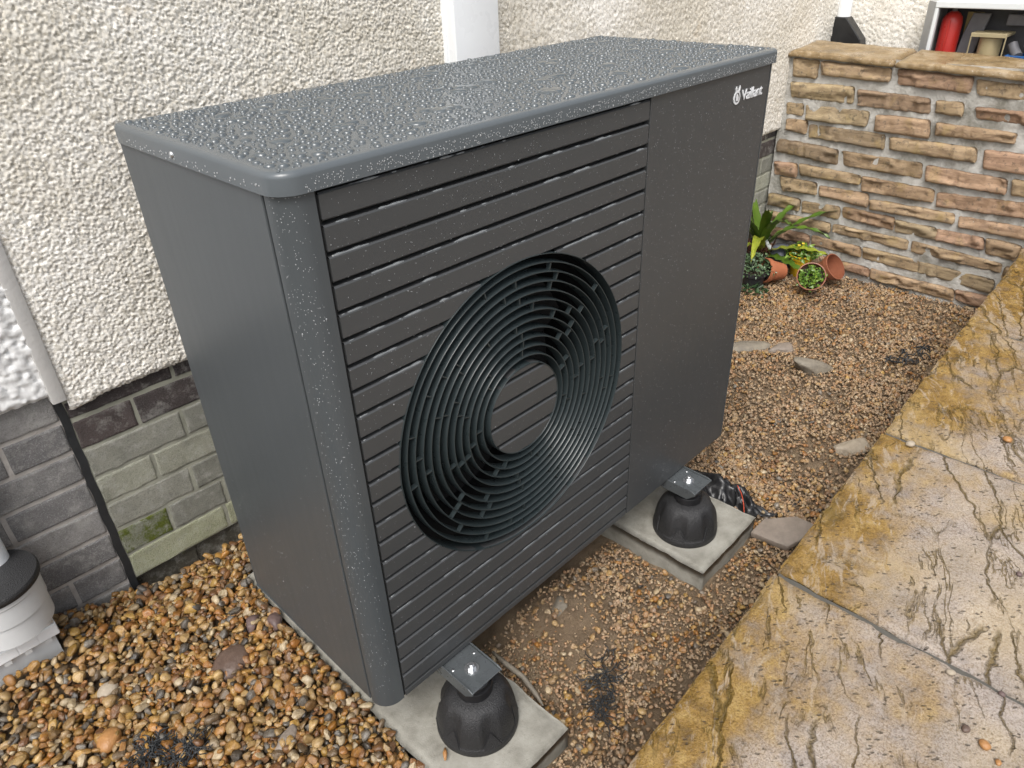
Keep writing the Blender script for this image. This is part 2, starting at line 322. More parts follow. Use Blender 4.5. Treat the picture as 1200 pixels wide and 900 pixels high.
plain('compost', (.035, .022, .014), .9, var=.4, sc=90, bump=1, bsc=120)
def leafm(name, a, b, rough=.35):
    m = NT(name, rough, spec=.5); m.set('Base Color', m.mix(m.ramp(m.math('ADD', m.math('MULTIPLY', m.noise(18, 4), .7), m.math('MULTIPLY', m.island(), .4)), [(.35, 0), (.85, 1)]), a, b))
    m.set('Subsurface Weight', 0); MAT[name] = m.mat
leafm('fern_green', (.035, .085, .012), (.12, .19, .02)); leafm('fern_yellow', (.16, .22, .02), (.34, .34, .04)); leafm('leaf_bright', (.05, .13, .015), (.2, .3, .04)); leafm('leaf_sage', (.06, .11, .05), (.14, .2, .10)); leafm('leaf_dark', (.015, .035, .012), (.04, .08, .025))
plain('fern_root', (.09, .035, .02), .9, var=.4, sc=60); plain('flower_yellow', (.6, .45, .03), .6)
plain('cabinet_paint', (.62, .65, .66), .35, var=.06); plain('cabinet_grey', (.34, .35, .36), .4, var=.08); plain('cabinet_inside', (.07, .07, .075), .6, var=.2)
plain('red_paint', (.36, .02, .015), .35, var=.1); plain('drum_gold', (.40, .33, .19), .35, metal=.2, var=.15); plain('drum_flange', (.32, .27, .16), .5); plain('blue_plastic', (.02, .09, .26), .35); plain('orange_plastic', (.75, .2, .05), .4)
plain('tool_grey', (.12, .12, .13), .5, var=.3); plain('board_yellow', (.34, .26, .10), .6)
m = NT('clear_plastic', .06, (.95, .97, 1)); m.set('Transmission Weight', .9); m.set('IOR', 1.4); MAT['clear_plastic'] = m.mat
plain('ground_far', (.13, .115, .09), .9, var=.3, sc=5)

# ================================================================== the setting: ground and patio
GX = 2.84                                             # face of the stone wall
def ground_z(x, y):
    x = np.asarray(x, float); y = np.asarray(y, float)
    left = -.158 + .045 * sstep(-.22, -.34, x) * sstep(.55, .75, y) - .01 * sstep(.3, -.2, y) - .034 * sstep(.60, .76, y) * sstep(-.20, -.08, x)
    right = -.205 - .032 * sstep(1.2, 2.8, x) + .035 * np.exp(-((x - .50) / .13) ** 2 - ((y - .07) / .10) ** 2)
    t = sstep(.0, .30, x) * (1 - sstep(.52, .66, y) * sstep(.75, .45, x))
    return left * (1 - t) + right * t
def sheet(name, x0, x1, y0, y1, st, fz, mat, amp, seed):
    xs = np.arange(x0, x1 + st / 2, st); ys = np.arange(y0, y1 + st / 2, st); X, Y = np.meshgrid(xs, ys, indexing='ij')
    Z = fz(X, Y) + amp * fbm(X * 14, Y * 14, seed, 5)
    return big(name, np.stack([X, Y, Z], -1).reshape(-1, 3), grid_faces(len(xs), len(ys)), mat)
g = obj('ground', [(-80, -80, -.36), (80, -80, -.36), (80, 80, -.36), (-80, 80, -.36)], [(0, 1, 2, 3)], MAT['ground_far']); tag(g, kind='structure')
so = sheet('soil', -1.3, 2.92, -.52, .86, .012, lambda X, Y: ground_z(X, Y) - .010, MAT['soil'], .010, 3); tag(so, kind='structure')
# patio: riven pavers on a retaining edge; the row along the gravel is the one in view
PZ = .05
def pedge(x): return -.381 + .047 * x                  # y of the patio edge
patio = empty('patio', (0, 0, 0)); tag(patio, kind='structure')
def paver(x0, x1, ya, yb, seed):
    """ya/yb functions of x giving far (near gravel) and near edge"""
    nx = max(8, int((x1 - x0) / .008)); ny = 86
    u = np.linspace(0, 1, nx)[:, None]; v = np.linspace(0, 1, ny)[None, :]
    X = x0 + (x1 - x0) * u + 0 * v
    ex = np.minimum(u, 1 - u) * (x1 - x0) + 0 * v
    rough = .004 * fbm(X * 25 + seed * 9, 0 * X + seed, seed, 3)
    Y = ya(X) * (1 - v) + yb(X) * v + rough * (v < .001)
    ey = np.minimum(v, 1 - v) * np.abs(ya(X) - yb(X))
    e = np.minimum(ex, ey)
    X = X + .004 * fbm(Y * 22, X * 0 + seed, seed + 5, 3) * ((u == 0) | (u == 1))
    Z = PZ + .0035 * fbm(X * 6, Y * 6, seed, 3) + .0022 * fbm(X * 22 + Y * 5, Y * 34, seed + 9, 3) + .0016 * np.floor(3 * fbm((X * .91 + Y * .41) * 5, (-X * .41 + Y * .91) * 15, seed + 3, 4)) - .008 * np.clip(1 - e / .007, 0, 1) ** 2
    V = np.stack([X, Y, Z], -1).reshape(-1, 3); F = grid_faces(nx, ny)
    # skirts
    per = [i * ny for i in range(nx)] + [(nx - 1) * ny + j for j in range(1, ny)] + [i * ny + ny - 1 for i in range(nx - 2, -1, -1)] + [j for j in range(ny - 2, 0, -1)]
    B = V[per].copy(); B[:, 2] = PZ - .038; n0 = len(V); k = len(per)
    S = np.array([(per[i], per[(i + 1) % k], n0 + (i + 1) % k, n0 + i) for i in range(k)])
    return big('paver', np.concatenate([V, B]), np.concatenate([F, S]), MAT['paver'], patio)
XB = [-1.12, -.52, .085, .700, 1.308, 2.044, 2.80]
jt = .003
for i in range(len(XB) - 1):
    ny_ = lambda X: pedge(X) - .72
    paver(XB[i] + jt, XB[i + 1] - jt, pedge, ny_, 11 + i)
    paver(XB[i] + jt, XB[i + 1] - jt, lambda X: pedge(X) - .732, lambda X: pedge(X) - 1.33, 31 + i)
mb = MB(); mb.prism([(-1.3, pedge(-1.3) - .006), (2.815, pedge(2.815) - .006), (2.815, -5), (-1.3, -5)], -.34, PZ - .0085)
mb.build('bedding', MAT['paver_joint'], patio)
mb = MB(); mb.prism([(-1.3, -1.86), (2.815, -1.7), (2.815, -5), (-1.3, -5)], PZ - .006, PZ - .002); mb.build('far_paving', MAT['paver'], patio)

# ================================================================== house wall
WY = .80
house = empty('house_wall', (0, WY, 0)); tag(house, 'cream pebbledashed house wall over a dark brick base behind the grey unit', 'wall')
HP = Matrix.Translation((0, -WY, 0))
def hchild(o): o.parent = house; o.matrix_parent_inverse = HP; return o
def pebble_field(x0, x1, z0, z1, st, dens, r0, r1, amp, seed):
    nx = int((x1 - x0) / st) + 1; nz = int((z1 - z0) / st) + 1; rng = np.random.default_rng(seed)
    H = np.zeros((nx, nz)); n = int(dens * (x1 - x0) * (z1 - z0))
    px = rng.uniform(0, nx - 1, n); pz = rng.uniform(0, nz - 1, n); r = rng.uniform(r0, r1, n) / st; hgt = rng.uniform(.35, 1, n) * amp
    el = rng.uniform(.65, 1.0, n); th = rng.uniform(0, math.pi, n); tx = rng.normal(0, .25, n); tz = rng.normal(0, .25, n)
    k = int(math.ceil(r1 / st)); ix = np.round(px).astype(int); iz = np.round(pz).astype(int)
    for a in range(-k, k + 1):
        for b in range(-k, k + 1):
            jx = ix + a; jz = iz + b; dx = jx - px; dz = jz - pz
            u = dx * np.cos(th) + dz * np.sin(th); v = (-dx * np.sin(th) + dz * np.cos(th)) / el
            d2 = (u * u + v * v) / (r * r); ok = (d2 < 1) & (jx >= 0) & (jx < nx) & (jz >= 0) & (jz < nz)
            val = hgt * np.sqrt(np.clip(1 - d2, 0, 1)) ** .8 + amp * .25 * (dx * tx + dz * tz) / r
            np.maximum.at(H, (jx[ok], jz[ok]), val[ok])
    return H
def render_patch(name, x0, x1, z0, z1, st, dens, r0, r1, amp, seed, mat, y=WY - .008, zb=None):
    H = pebble_field(x0, x1, z0, z1, st, dens, r0, r1, amp, seed); nx, nz = H.shape
    X = x0 + np.arange(nx)[:, None] * st + 0 * H; Z = z0 + np.arange(nz)[None, :] * st + 0 * H
    Y = y - H - .004 * fbm(X * 5, Z * 5, seed, 3)
    if zb is not None:
        low = zb(X); t = np.clip((z1 - Z) / (z1 - z0), 0, 1); Z = z1 - (z1 - low) * t
        ed = np.clip(1 - (Z - low) / .016, 0, 1); Y = Y + .010 * ed ** 2
    V = np.stack([X, Y, Z], -1).reshape(-1, 3); F = grid_faces(nx, nz)
    b = np.arange(nx) * nz; n0 = len(V); B = V[b].copy(); B[:, 1] = WY + .03; B[:, 2] -= .0005
    S = np.stack([b[:-1], n0 + np.arange(nx - 1), n0 + np.arange(1, nx), b[1:]], 1)
    return hchild(big(name, np.concatenate([V, B]), np.concatenate([F[:, ::-1], S]), mat))
zlow = lambda X: .352 + .007 * fbm(X * 9, X * 0 + 2, 4, 4) - .012 * np.exp(-((X + .12) / .05) ** 2)
render_patch('pebbledash', -.134, 1.16, .34, 1.17, .0021, 78000, .0021, .0044, .0043, 1, MAT['pebbledash'], zb=zlow)
render_patch('pebbledash', 1.16, 3.285, .34, 1.10, .0046, 42000, .0029, .0053, .0048, 2, MAT['pebbledash'], zb=lambda X: .345 + .007 * fbm(X * 9, X * 0 + 2, 4, 4))
render_patch('white_render', -.62, -.152, .375, .80, .0034, 9000, .006, .013, .0075, 3, MAT['white_render'], zb=lambda X: .383 + .006 * fbm(X * 12, X * 0, 8, 3))
mb = MB(); mb.box(-2.5, -.62, WY - .012, WY + .03, .37, 3); mb.box(-.62, -.152, WY - .012, WY + .03, .80, 3); hchild(mb.build('upper_render', MAT['white_render']))
mb = MB(); mb.box(-.152, 1.16, WY - .012, WY + .03, 1.17, 3.0); mb.box(1.16, 3.285, WY - .012, WY + .03, 1.10, 3.001); hchild(mb.build('upper_render', MAT['pebbledash']))
# smooth bead between the two renders
mb = MB(); mb.box(-.160, -.133, WY - .016, WY + .02, .372, 2.9)
hchild(mb.build('render_bead', MAT['render_bead'], bevel=.003, smooth=True, angle=40))
# return wall beyond the inner corner (faces the camera)
H = pebble_field(-.6, .80, .0, 1.12, .005, 26000, .0045, .0070, .0050, 9); ny, nz = H.shape
Yg = -.6 + np.arange(ny)[:, None] * .005 + 0 * H; Zg = .0 + np.arange(nz)[None, :] * .005 + 0 * H
hchild(big('pebbledash', np.stack([3.29 - H, Yg, Zg], -1).reshape(-1, 3), grid_faces(ny, nz), MAT['pebbledash']))
mb = MB(); mb.box(3.292, 3.5, -.6, WY + .03, -.3, 3.0); mb.box(3.280, 3.292, -.6, WY - .012, 1.12, 2.999); hchild(mb.build('upper_render', MAT['pebbledash']))
# brick base: mortar beds and bricks one by one
BY = WY + .008
mb = MB(); mb.box(-2.5, -.150, BY + .0035, BY + .1, -.3, .42); hchild(mb.build('mortar', MAT['mortar_light']))
mb = MB(); mb.box(-.150, 2.95, BY + .0018, BY + .1, -.135, .42); hchild(mb.build('mortar', MAT['mortar_green']))
mb = MB()
for i in range(60):
    x = -.15 + i * .052; mb.box(x, x + .052, BY + .016 + .003 * math.sin(i * 2.3), BY + .1, -.3, -.1355)
hchild(mb.build('footing', MAT['footing']))
def brick_mesh(w, h, seed, amp, rnd):
    rng = np.random.default_rng(seed); nu, nv = 14, 8
    u = np.concatenate([[0, .0016 / w], np.linspace(.006 / w, 1 - .006 / w, nu - 4), [1 - .0016 / w, 1]]); v = np.concatenate([[0, .0016 / h], np.linspace(.006 / h, 1 - .006 / h, nv - 4), [1 - .0016 / h, 1]]); U, Vv = np.meshgrid(u, v, indexing='ij')
    X = U * w; Z = Vv * h
    e = np.minimum(np.minimum(X, w - X), np.minimum(Z, h - Z))
    D = -amp * fbm(X * 40 + seed * 7, Z * 40, seed, 3); D[[0, -1], :] += .0018; D[:, [0, -1]] += .0018
    X = X + rnd * fbm(Z * 60 + seed, X * 30, seed, 3); Z = Z + rnd * fbm(X * 60, Z * 30 + seed, seed + 3, 3)
    V = np.stack([X, D, Z], -1).reshape(-1, 3); F = grid_faces(nu, nv)
    per = [i * nv for i in range(nu)] + [(nu - 1) * nv + j for j in range(1, nv)] + [i * nv + nv - 1 for i in range(nu - 2, -1, -1)] + [j for j in range(nv - 2, 0, -1)]
    B = V[per].copy(); B[:, 1] = .02; n0 = len(V); k = len(per)
    S = np.array([(per[i], per[(i + 1) % k], n0 + (i + 1) % k, n0 + i) for i in range(k)])
    me = bpy.data.meshes.new('brick'); me.from_pydata(np.concatenate([V, B]).tolist(), [], np.concatenate([F, S]).tolist()); me.shade_smooth(); me.set_sharp_from_angle(angle=rad(50)); return me
bcache = {}
def brick(x, z, w, h, mat, y=BY, amp=.0012, rnd=.0012):
    k = (round(w, 3), round(h, 3), random.randrange(3), mat)
    if k not in bcache: bcache[k] = brick_mesh(w, h, len(bcache) + 3, amp, rnd); bcache[k].materials.append(MAT[mat])
    o = bpy.data.objects.new('brick', bcache[k]); COL.objects.link(o); o.location = (x, y, z); hchild(o); return o
# left of the black joint (dark grey engineering bricks)
for c in range(8):
    z1 = .388 - .075 * c; z = z1 - .065; xr = -.1575; off = [.150, .108, .215, .155, .215, .170, .100, .2][c]
    w = off; x = xr - w; first = True
    while x > -.75:
        brick(x, z, w, .065, 'brick_grey'); x -= .010 + .215; w = .215
# right of the joint
courses = [(.318, .355, [.215], 'brick_dark'), (.242, .308, [.118, .215], 'brick_dark'), (.167, .234, [.205, .215], 'brick_greenish_grey'), (.092, .159, [.118, .215], 'brick_green'),
           (.017, .084, [.185, .215], 'brick_greenish_grey'), (-.060, .009, [.110, .130], 'x'), (-.134, -.066, [.235, .215], 'brick_lime')]
for ci, (z0, z1, ws, mt) in enumerate(courses):
    x = -.1385; k = 0
    while x < 2.85:
        w = ws[k] if k < len(ws) else .215
        w = min(w, 2.93 - x)
        mm = mt
        if mt == 'x': mm = 'brick_moss' if k == 0 else 'brick_greenish_grey'
        elif k > 1 and mt != 'brick_dark': mm = random.choice(['brick_green', 'brick_greenish_grey', mt])
        brick(x, z0, w, z1 - z0, mm, amp=.0022 if mm != 'brick_dark' else .0012, rnd=.002)
        x += w + .008; k += 1
mb = MB(); pts = [(-.1485 + .0012 * math.sin(i * 1.9), BY - .001 + .001 * math.sin(i * 3.1), -.2 + i * .0295) for i in range(21)]
for a, b in zip(pts[:-1], pts[1:]):
    mb.add([(a[0] - .0075, a[1], a[2]), (a[0] + .0085, a[1] + .001, a[2]), (b[0] + .0085, b[1] + .001, b[2]), (b[0] - .0075, b[1], b[2]),
            (a[0] - .0075, a[1] + .03, a[2]), (a[0] + .0085, a[1] + .03, a[2]), (b[0] + .0085, b[1] + .03, b[2]), (b[0] - .0075, b[1] + .03, b[2])],
           [(0, 1, 2, 3), (1, 5, 6, 2), (0, 3, 7, 4)])
hchild(mb.build('movement_joint', MAT['bitumen'], smooth=True, angle=50))

# white boxed duct on the wall
duct = empty('wall_duct', (1.0, .77, 0)); tag(duct, 'white plastic boxed duct running up the cream wall behind the unit', 'duct')
def child_at(o, p): o.parent = p; o.matrix_parent_inverse = Matrix.Translation(p.location).inverted(); return o
mb = MB(); mb.box(.932, 1.083, .750, .7945, -.2, 2.6); child_at(mb.build('casing', MAT['pvc_white'], bevel=.003, smooth=True, angle=40), duct)
mb = MB(); mb.box(.926, 1.089, .7815, .7975, -.2, 2.59); child_at(mb.build('back_flange', MAT['pvc_white'], bevel=.002), duct)

# ================================================================== stone garden wall
swall = empty('stone_wall', (GX + .1, .3, -.25)); tag(swall, 'low garden wall of rough tan sandstone blocks with flat coping', 'wall')
def sw(o): return child_at(o, swall)
ys = np.arange(-1.6, .80, .012); zs = np.arange(-.32, .665, .012); Yg, Zg = np.meshgrid(ys, zs, indexing='ij')
Xg = GX + .0015 - .006 * fbm(Yg * 12, Zg * 12, 21, 5) - .003 * fbm(Yg * 60, Zg * 60, 5, 2)
sw(big('mortar', np.stack([Xg, Yg, Zg], -1).reshape(-1, 3), grid_faces(len(ys), len(zs))[:, ::-1], MAT['wall_mortar']))
mb = MB(); mb.box(GX + .03, GX + .19, -1.6, .79, -.32, .645); sw(mb.build('core', MAT['wall_mortar']))
STONES = [(0.770,0.641,0.666,0.638,0.665,0.573,0.759,0.575),(0.651,0.636,0.374,0.628,0.371,0.585,0.639,0.591),(0.346,0.630,0.080,0.622,0.081,0.572,0.331,0.582),(0.064,0.615,-0.128,0.606,-0.140,0.565,0.047,0.572),(0.766,0.547,0.501,0.551,0.495,0.493,0.756,0.493),(0.482,0.543,0.211,0.535,0.199,0.487,0.470,0.489),(0.182,0.532,0.090,0.532,0.083,0.491,0.173,0.493),(0.045,0.522,-0.153,0.521,-0.164,0.482,0.030,0.491),(0.771,0.464,0.701,0.464,0.698,0.423,0.764,0.422),(0.686,0.462,0.424,0.464,0.426,0.411,0.676,0.408),(0.391,0.455,0.192,0.459,0.180,0.397,0.383,0.399),(0.163,0.453,-0.107,0.448,-0.110,0.418,0.153,0.413),(0.764,0.397,0.670,0.398,0.669,0.348,0.756,0.355),(0.657,0.385,0.346,0.384,0.337,0.332,0.649,0.340),(0.321,0.378,0.007,0.380,-0.004,0.331,0.308,0.336),(-0.023,0.378,-0.194,0.379,-0.212,0.318,-0.039,0.317),(0.793,0.310,0.517,0.298,0.510,0.242,0.785,0.259),(0.502,0.297,0.180,0.295,0.171,0.242,0.485,0.246),(0.160,0.291,-0.120,0.283,-0.131,0.234,0.147,0.236),(-0.142,0.287,-0.221,0.285,-0.236,0.235,-0.156,0.235),(0.789,0.209,0.685,0.214,0.679,0.158,0.781,0.160),(0.673,0.216,0.405,0.209,0.402,0.177,0.661,0.173),(0.394,0.207,0.113,0.201,0.105,0.158,0.382,0.152),(0.095,0.194,-0.243,0.211,-0.258,0.162,0.083,0.145),(0.754,0.145,0.582,0.145,0.577,0.100,0.729,0.091),(0.565,0.137,0.357,0.138,0.350,0.088,0.558,0.100),(0.343,0.119,0.018,0.124,0.012,0.087,0.335,0.084),(-0.005,0.118,-0.269,0.122,-0.273,0.080,-0.015,0.082),(0.629,0.055,0.463,0.062,0.460,0.012,0.625,0.013),(0.445,0.065,0.232,0.061,0.228,0.014,0.436,0.025),(0.224,0.055,0.067,0.053,0.057,0.013,0.214,0.013),(0.063,0.051,-0.105,0.054,-0.116,0.011,0.053,0.010),(-0.116,0.056,-0.238,0.048,-0.226,-0.003,-0.131,0.001),(0.474,-0.018,0.159,-0.019,0.157,-0.056,0.468,-0.048),(0.142,-0.019,-0.191,-0.034,-0.197,-0.064,0.133,-0.057),(0.558,-0.089,0.341,-0.093,0.333,-0.131,0.551,-0.128),(0.327,-0.090,0.100,-0.094,0.096,-0.139,0.318,-0.135),(0.096,-0.097,-0.187,-0.106,-0.188,-0.154,0.086,-0.137),(0.415,-0.176,0.286,-0.178,0.280,-0.209,0.409,-0.207),(0.276,-0.175,-0.060,-0.180,-0.064,-0.221,0.267,-0.217),(-0.069,-0.177,-0.184,-0.173,-0.177,-0.225,-0.078,-0.213)]
def stone(c, seed):
    tl, tr, br, bl = [np.array(c[i:i + 2]) for i in (0, 2, 4, 6)]
    ctr = (tl + tr + br + bl) / 4; g_ = .0055
    tl, tr, br, bl = [c_ + np.sign(c_ - ctr) * g_ for c_ in (tl, tr, br, bl)]
    L = np.linalg.norm(tr - tl); hgt = np.linalg.norm(tl - bl); nu = max(9, int(L / .010)); nv = max(9, int(hgt / .006))
    cu_ = 2 * .003 / L; cv_ = 2 * .003 / hgt
    u = np.concatenate([[-1, -1 + cu_], np.linspace(-1 + 3 * cu_, 1 - 3 * cu_, nu - 4), [1 - cu_, 1]])[:, None]; v = np.concatenate([[-1, -1 + cv_], np.linspace(-1 + 3 * cv_, 1 - 3 * cv_, nv - 4), [1 - cv_, 1]])[None, :]
    # rounded corners
    rr = min(.014, hgt * .32); ax = np.abs(u) * L / 2; az = np.abs(v) * hgt / 2
    cx = np.maximum(ax - (L / 2 - rr), 0); cz = np.maximum(az - (hgt / 2 - rr), 0); dd = np.maximum(np.sqrt(cx ** 2 + cz ** 2), 1e-9); mx = np.maximum(cx, cz); sc = np.where(dd > 1e-6, mx / dd, 1)
    uu = np.sign(u) * np.where(cx > 0, (L / 2 - rr + cx * sc), ax) / (L / 2); vv = np.sign(v) * np.where(cz > 0, (hgt / 2 - rr + cz * sc), az) / (hgt / 2)
    uu = uu + 0 * v; vv = vv + 0 * u
    p = ((1 - uu) / 2)[..., None] * (((1 - vv) / 2)[..., None] * bl + ((1 + vv) / 2)[..., None] * tl) + ((1 + uu) / 2)[..., None] * (((1 - vv) / 2)[..., None] * br + ((1 + vv) / 2)[..., None] * tr)
    edge = np.minimum((1 - np.abs(uu)) * L / 2, (1 - np.abs(vv)) * hgt / 2)
    led = fbm(p[..., 0] * 9 + seed * 3.7, p[..., 1] * 14 + 20 * np.abs(fbm(p[..., 0] * 5, p[..., 0] * 0 + seed, seed, 2)), seed, 4)
    prot = .0125 * np.clip(edge / .007, 0, 1) ** .5 + .010 * led + .006 * np.sign(fbm(p[..., 0] * 6 + seed, p[..., 1] * 22, seed + 2, 3)) * np.clip(edge / .007, 0, 1)
    j = .0035 * fbm(p[..., 0] * 30 + seed, p[..., 1] * 30, seed + 4, 3)
    X = GX + .002 - prot; V = np.stack([X, p[..., 0] + j, p[..., 1] + j * .7], -1).reshape(-1, 3); F = grid_faces(nu, nv)
    per = [i * nv for i in range(nu)] + [(nu - 1) * nv + k for k in range(1, nv)] + [i * nv + nv - 1 for i in range(nu - 2, -1, -1)] + [k for k in range(nv - 2, 0, -1)]
    B = V[per].copy(); B[:, 0] = GX + .028; n0 = len(V); k = len(per)
    S = np.array([(per[i], per[(i + 1) % k], n0 + (i + 1) % k, n0 + i) for i in range(k)])
    o = big('stone', np.concatenate([V, B]), np.concatenate([F, S]), MAT['sandstone'], smooth=True)
    return sw(o)
for i, c in enumerate(STONES): stone(c, i + 1)
# stones hidden low behind the pots and plant, and those past the right of the picture
hid = [(.785, .131, .775, .131, .775, .09, .785, .09), (.79, .062, .645, .060, .645, .012, .79, .015), (.79, -.020, .49, -.018, .485, -.052, .79, -.055), (.79, -.090, .575, -.090, .570, -.130, .79, -.130), (.79, -.172, .43, -.174, .425, -.208, .79, -.210)]
for i, c in enumerate(hid[1:]): stone(c, 60 + i)
kk = 80
for r in range(11):
    zt = .612 - .082 * r + .006; y = -.16 - .11 * ((r * 7) % 5) / 5
    if r in (3, 4, 5, 6): y = -.275
    if r in (2, 7, 8, 9): y = -.21 - .03 * (r == 7)
    if r <= 1: y = -.175
    while y > -1.5:
        w = random.uniform(.16, .32); stone((y, zt, y - w, zt - .004, y - w, zt - .052, y, zt - .048), kk); kk += 1; y -= w + .022
# coping: three rough flags
def coping(y1, y0, seed):
    n = int((y1 - y0) / .012); mcs = 22; V = []
    prof = [(2.835, .650), (2.816, .6505), (2.813, .653), (2.8125, .660), (2.813, .668), (2.8155, .672)] + [(2.80 + i * .0265, .6735 + .0018 * i) for i in range(1, 10)] + [(3.052, .688), (3.056, .66), (3.05, .634)]
    u = np.linspace(0, 1, n); P = np.array(prof); k = len(P)
    Y = y1 + (y0 - y1) * u[:, None] + 0 * P[None, :, 0]
    slope = -.020 * np.clip((.75 - Y) / .8, 0, 1.6)
    X = P[None, :, 0] + .007 * fbm(Y * 16 + seed, P[None, :, 1] * 30, seed, 4) + np.where(P[None, :, 0] < 2.82, -.006 * fbm(Y * 7, Y * 0 + seed, seed + 3, 2), 0)
    Z = P[None, :, 1] + slope + .004 * fbm(Y * 20, X * 20 + seed, seed + 1, 4) - .008 * ((u < .01) | (u > .99))[:, None] * (P[None, :, 1] > .66)
    V = np.stack([X, Y, Z], -1); ca = np.repeat(V[:1].mean(1, keepdims=True), k, 1); cb = np.repeat(V[-1:].mean(1, keepdims=True), k, 1)
    V = np.concatenate([ca, V, cb]).reshape(-1, 3); n += 2; F = grid_faces(n, k)
    cl = np.array([[i * k + k - 1, (i + 1) * k + k - 1, (i + 1) * k, i * k] for i in range(n - 1)])
    o = big('coping_stone', V, np.concatenate([F, cl]), MAT['coping_stone'])
    return sw(o)
coping(.788, .362, 3); coping(.352, -.26, 4); coping(-.268, -.9, 5); coping(-.908, -1.58, 6)

# ================================================================== concrete slabs
def slab(x0, x1, y0, y1, z1, th, rz, label, seed):
    nx, ny = int((x1 - x0) / .01), int((y1 - y0) / .012); u = np.linspace(0, 1, nx)[:, None]; v = np.linspace(0, 1, ny)[None, :]
    w, d = x1 - x0, y1 - y0; X = (u - .5) * w + 0 * v; Y = (v - .5) * d + 0 * u
    e = np.minimum(np.minimum(u, 1 - u) * w, np.minimum(v, 1 - v) * d)
    ch = np.clip(1 - e / .008, 0, 1); rag = .0035 * fbm(X * 30 + seed, Y * 30, seed, 4)
    X = X + rag * (ch > 0); Y = Y + rag * (ch > 0); Z = -.006 * ch ** 2 * (1 + .8 * fbm(X * 25, Y * 25, seed, 3)) + .0018 * fbm(X * 18, Y * 18, seed + 2, 4)
    V = np.stack([X, Y, Z], -1).reshape(-1, 3); F = grid_faces(nx, ny)
    per = [i * ny for i in range(nx)] + [(nx - 1) * ny + j for j in range(1, ny)] + [i * ny + ny - 1 for i in range(nx - 2, -1, -1)] + [j for j in range(ny - 2, 0, -1)]
    k = len(per); rings = []; Fs = [F]; prev = np.array(per); nv = len(V); Vs = [V]
    for q, f in enumerate((.3, .65, 1.0)):
        B = V[per].copy(); B[:, 2] = -.006 - (th - .006) * f; c = .003 * fbm(B[:, 0] * 40 + q * 9, B[:, 1] * 40, seed + 6, 3)
        B[:, 0] += np.sign(B[:, 0]) * c; B[:, 1] += np.sign(B[:, 1]) * c
        ids = nv + np.arange(k); Fs.append(np.stack([prev, np.roll(prev, -1), np.roll(ids, -1), ids], 1)); prev = ids; nv += k; Vs.append(B)
    o = big('concrete_slab', np.concatenate(Vs), np.concatenate(Fs), MAT['concrete']); o.location = ((x0 + x1) / 2, (y0 + y1) / 2, z1); o.rotation_euler.z = rz
    return tag(o, label, 'slab', 'slabs under the unit')
slab(.038, .277, -.180, .640, -.152, .085, rad(-.9), 'pale concrete slab under the near left end of the unit', 5)
slab(.775, 1.030, -.155, .640, -.152, .085, rad(1.0), 'pale concrete slab under the far right end of the unit', 8)

# ================================================================== heat pump
HB, HL, DP, WD, EO = .898, .026, .436, 1.10, .0055    # casing height, lid height, depth, width, lid overhang
XA, XBB = .0435, .685
pump = empty('heat_pump', (.55, .2, 0)); tag(pump, 'dark grey outdoor heat pump unit with slatted front and round fan grille', 'heat pump')
def pc(o): return child_at(o, pump)
CX, CZ, RG, RD = .3675, .4445, .268, .082
# left side panel, right, back, base
mb = MB(); mb.box(0, .004, .0420, DP, .0, HB); mb.box(.0, .012, DP - .004, DP, .0, HB); pc(mb.build('side_panel', MAT['casing'], bevel=.0015))
mb = MB(); mb.box(WD - .004, WD, .014, DP, 0, HB); pc(mb.build('side_panel', MAT['casing'], bevel=.0015))
mb = MB(); mb.box(.012, WD - .004, DP - .003, DP - .001, .001, HB); pc(mb.build('back_panel', MAT['casing']))
mb = MB(); mb.box(.006, WD - .006, .030, DP - .006, .002, .02); pc(mb.build('base_tray', MAT['casing']))
# rounded corner posts
def post(sign, x_edge, w, r, yback, name='corner_post'):
    out = [(0, yback)] + [(r - r * math.cos(a), r - r * math.sin(a)) for a in [i * math.pi / 2 / 12 for i in range(13)]] + [(w, 0)]
    inn = [(w, .003)] + [(r - (r - .003) * math.cos(a), r - (r - .003) * math.sin(a)) for a in [i * math.pi / 2 / 12 for i in range(12, -1, -1)]] + [(.003, yback)]
    poly = [(x_edge + sign * a, b) for a, b in out + inn]
    mb = MB(); mb.prism(poly, .0, HB); return pc(mb.build(name, MAT['casing'], smooth=True, angle=30))
post(1, .0, XA - .001, .033, .0362); post(-1, WD, .0115, .009, .013)
# plain front panel on the right
mb = MB(); mb.box(XBB + .001, WD - .0135, -.0002, .02, .0, HB); pc(mb.build('front_panel', MAT['casing_front'], bevel=.0008))
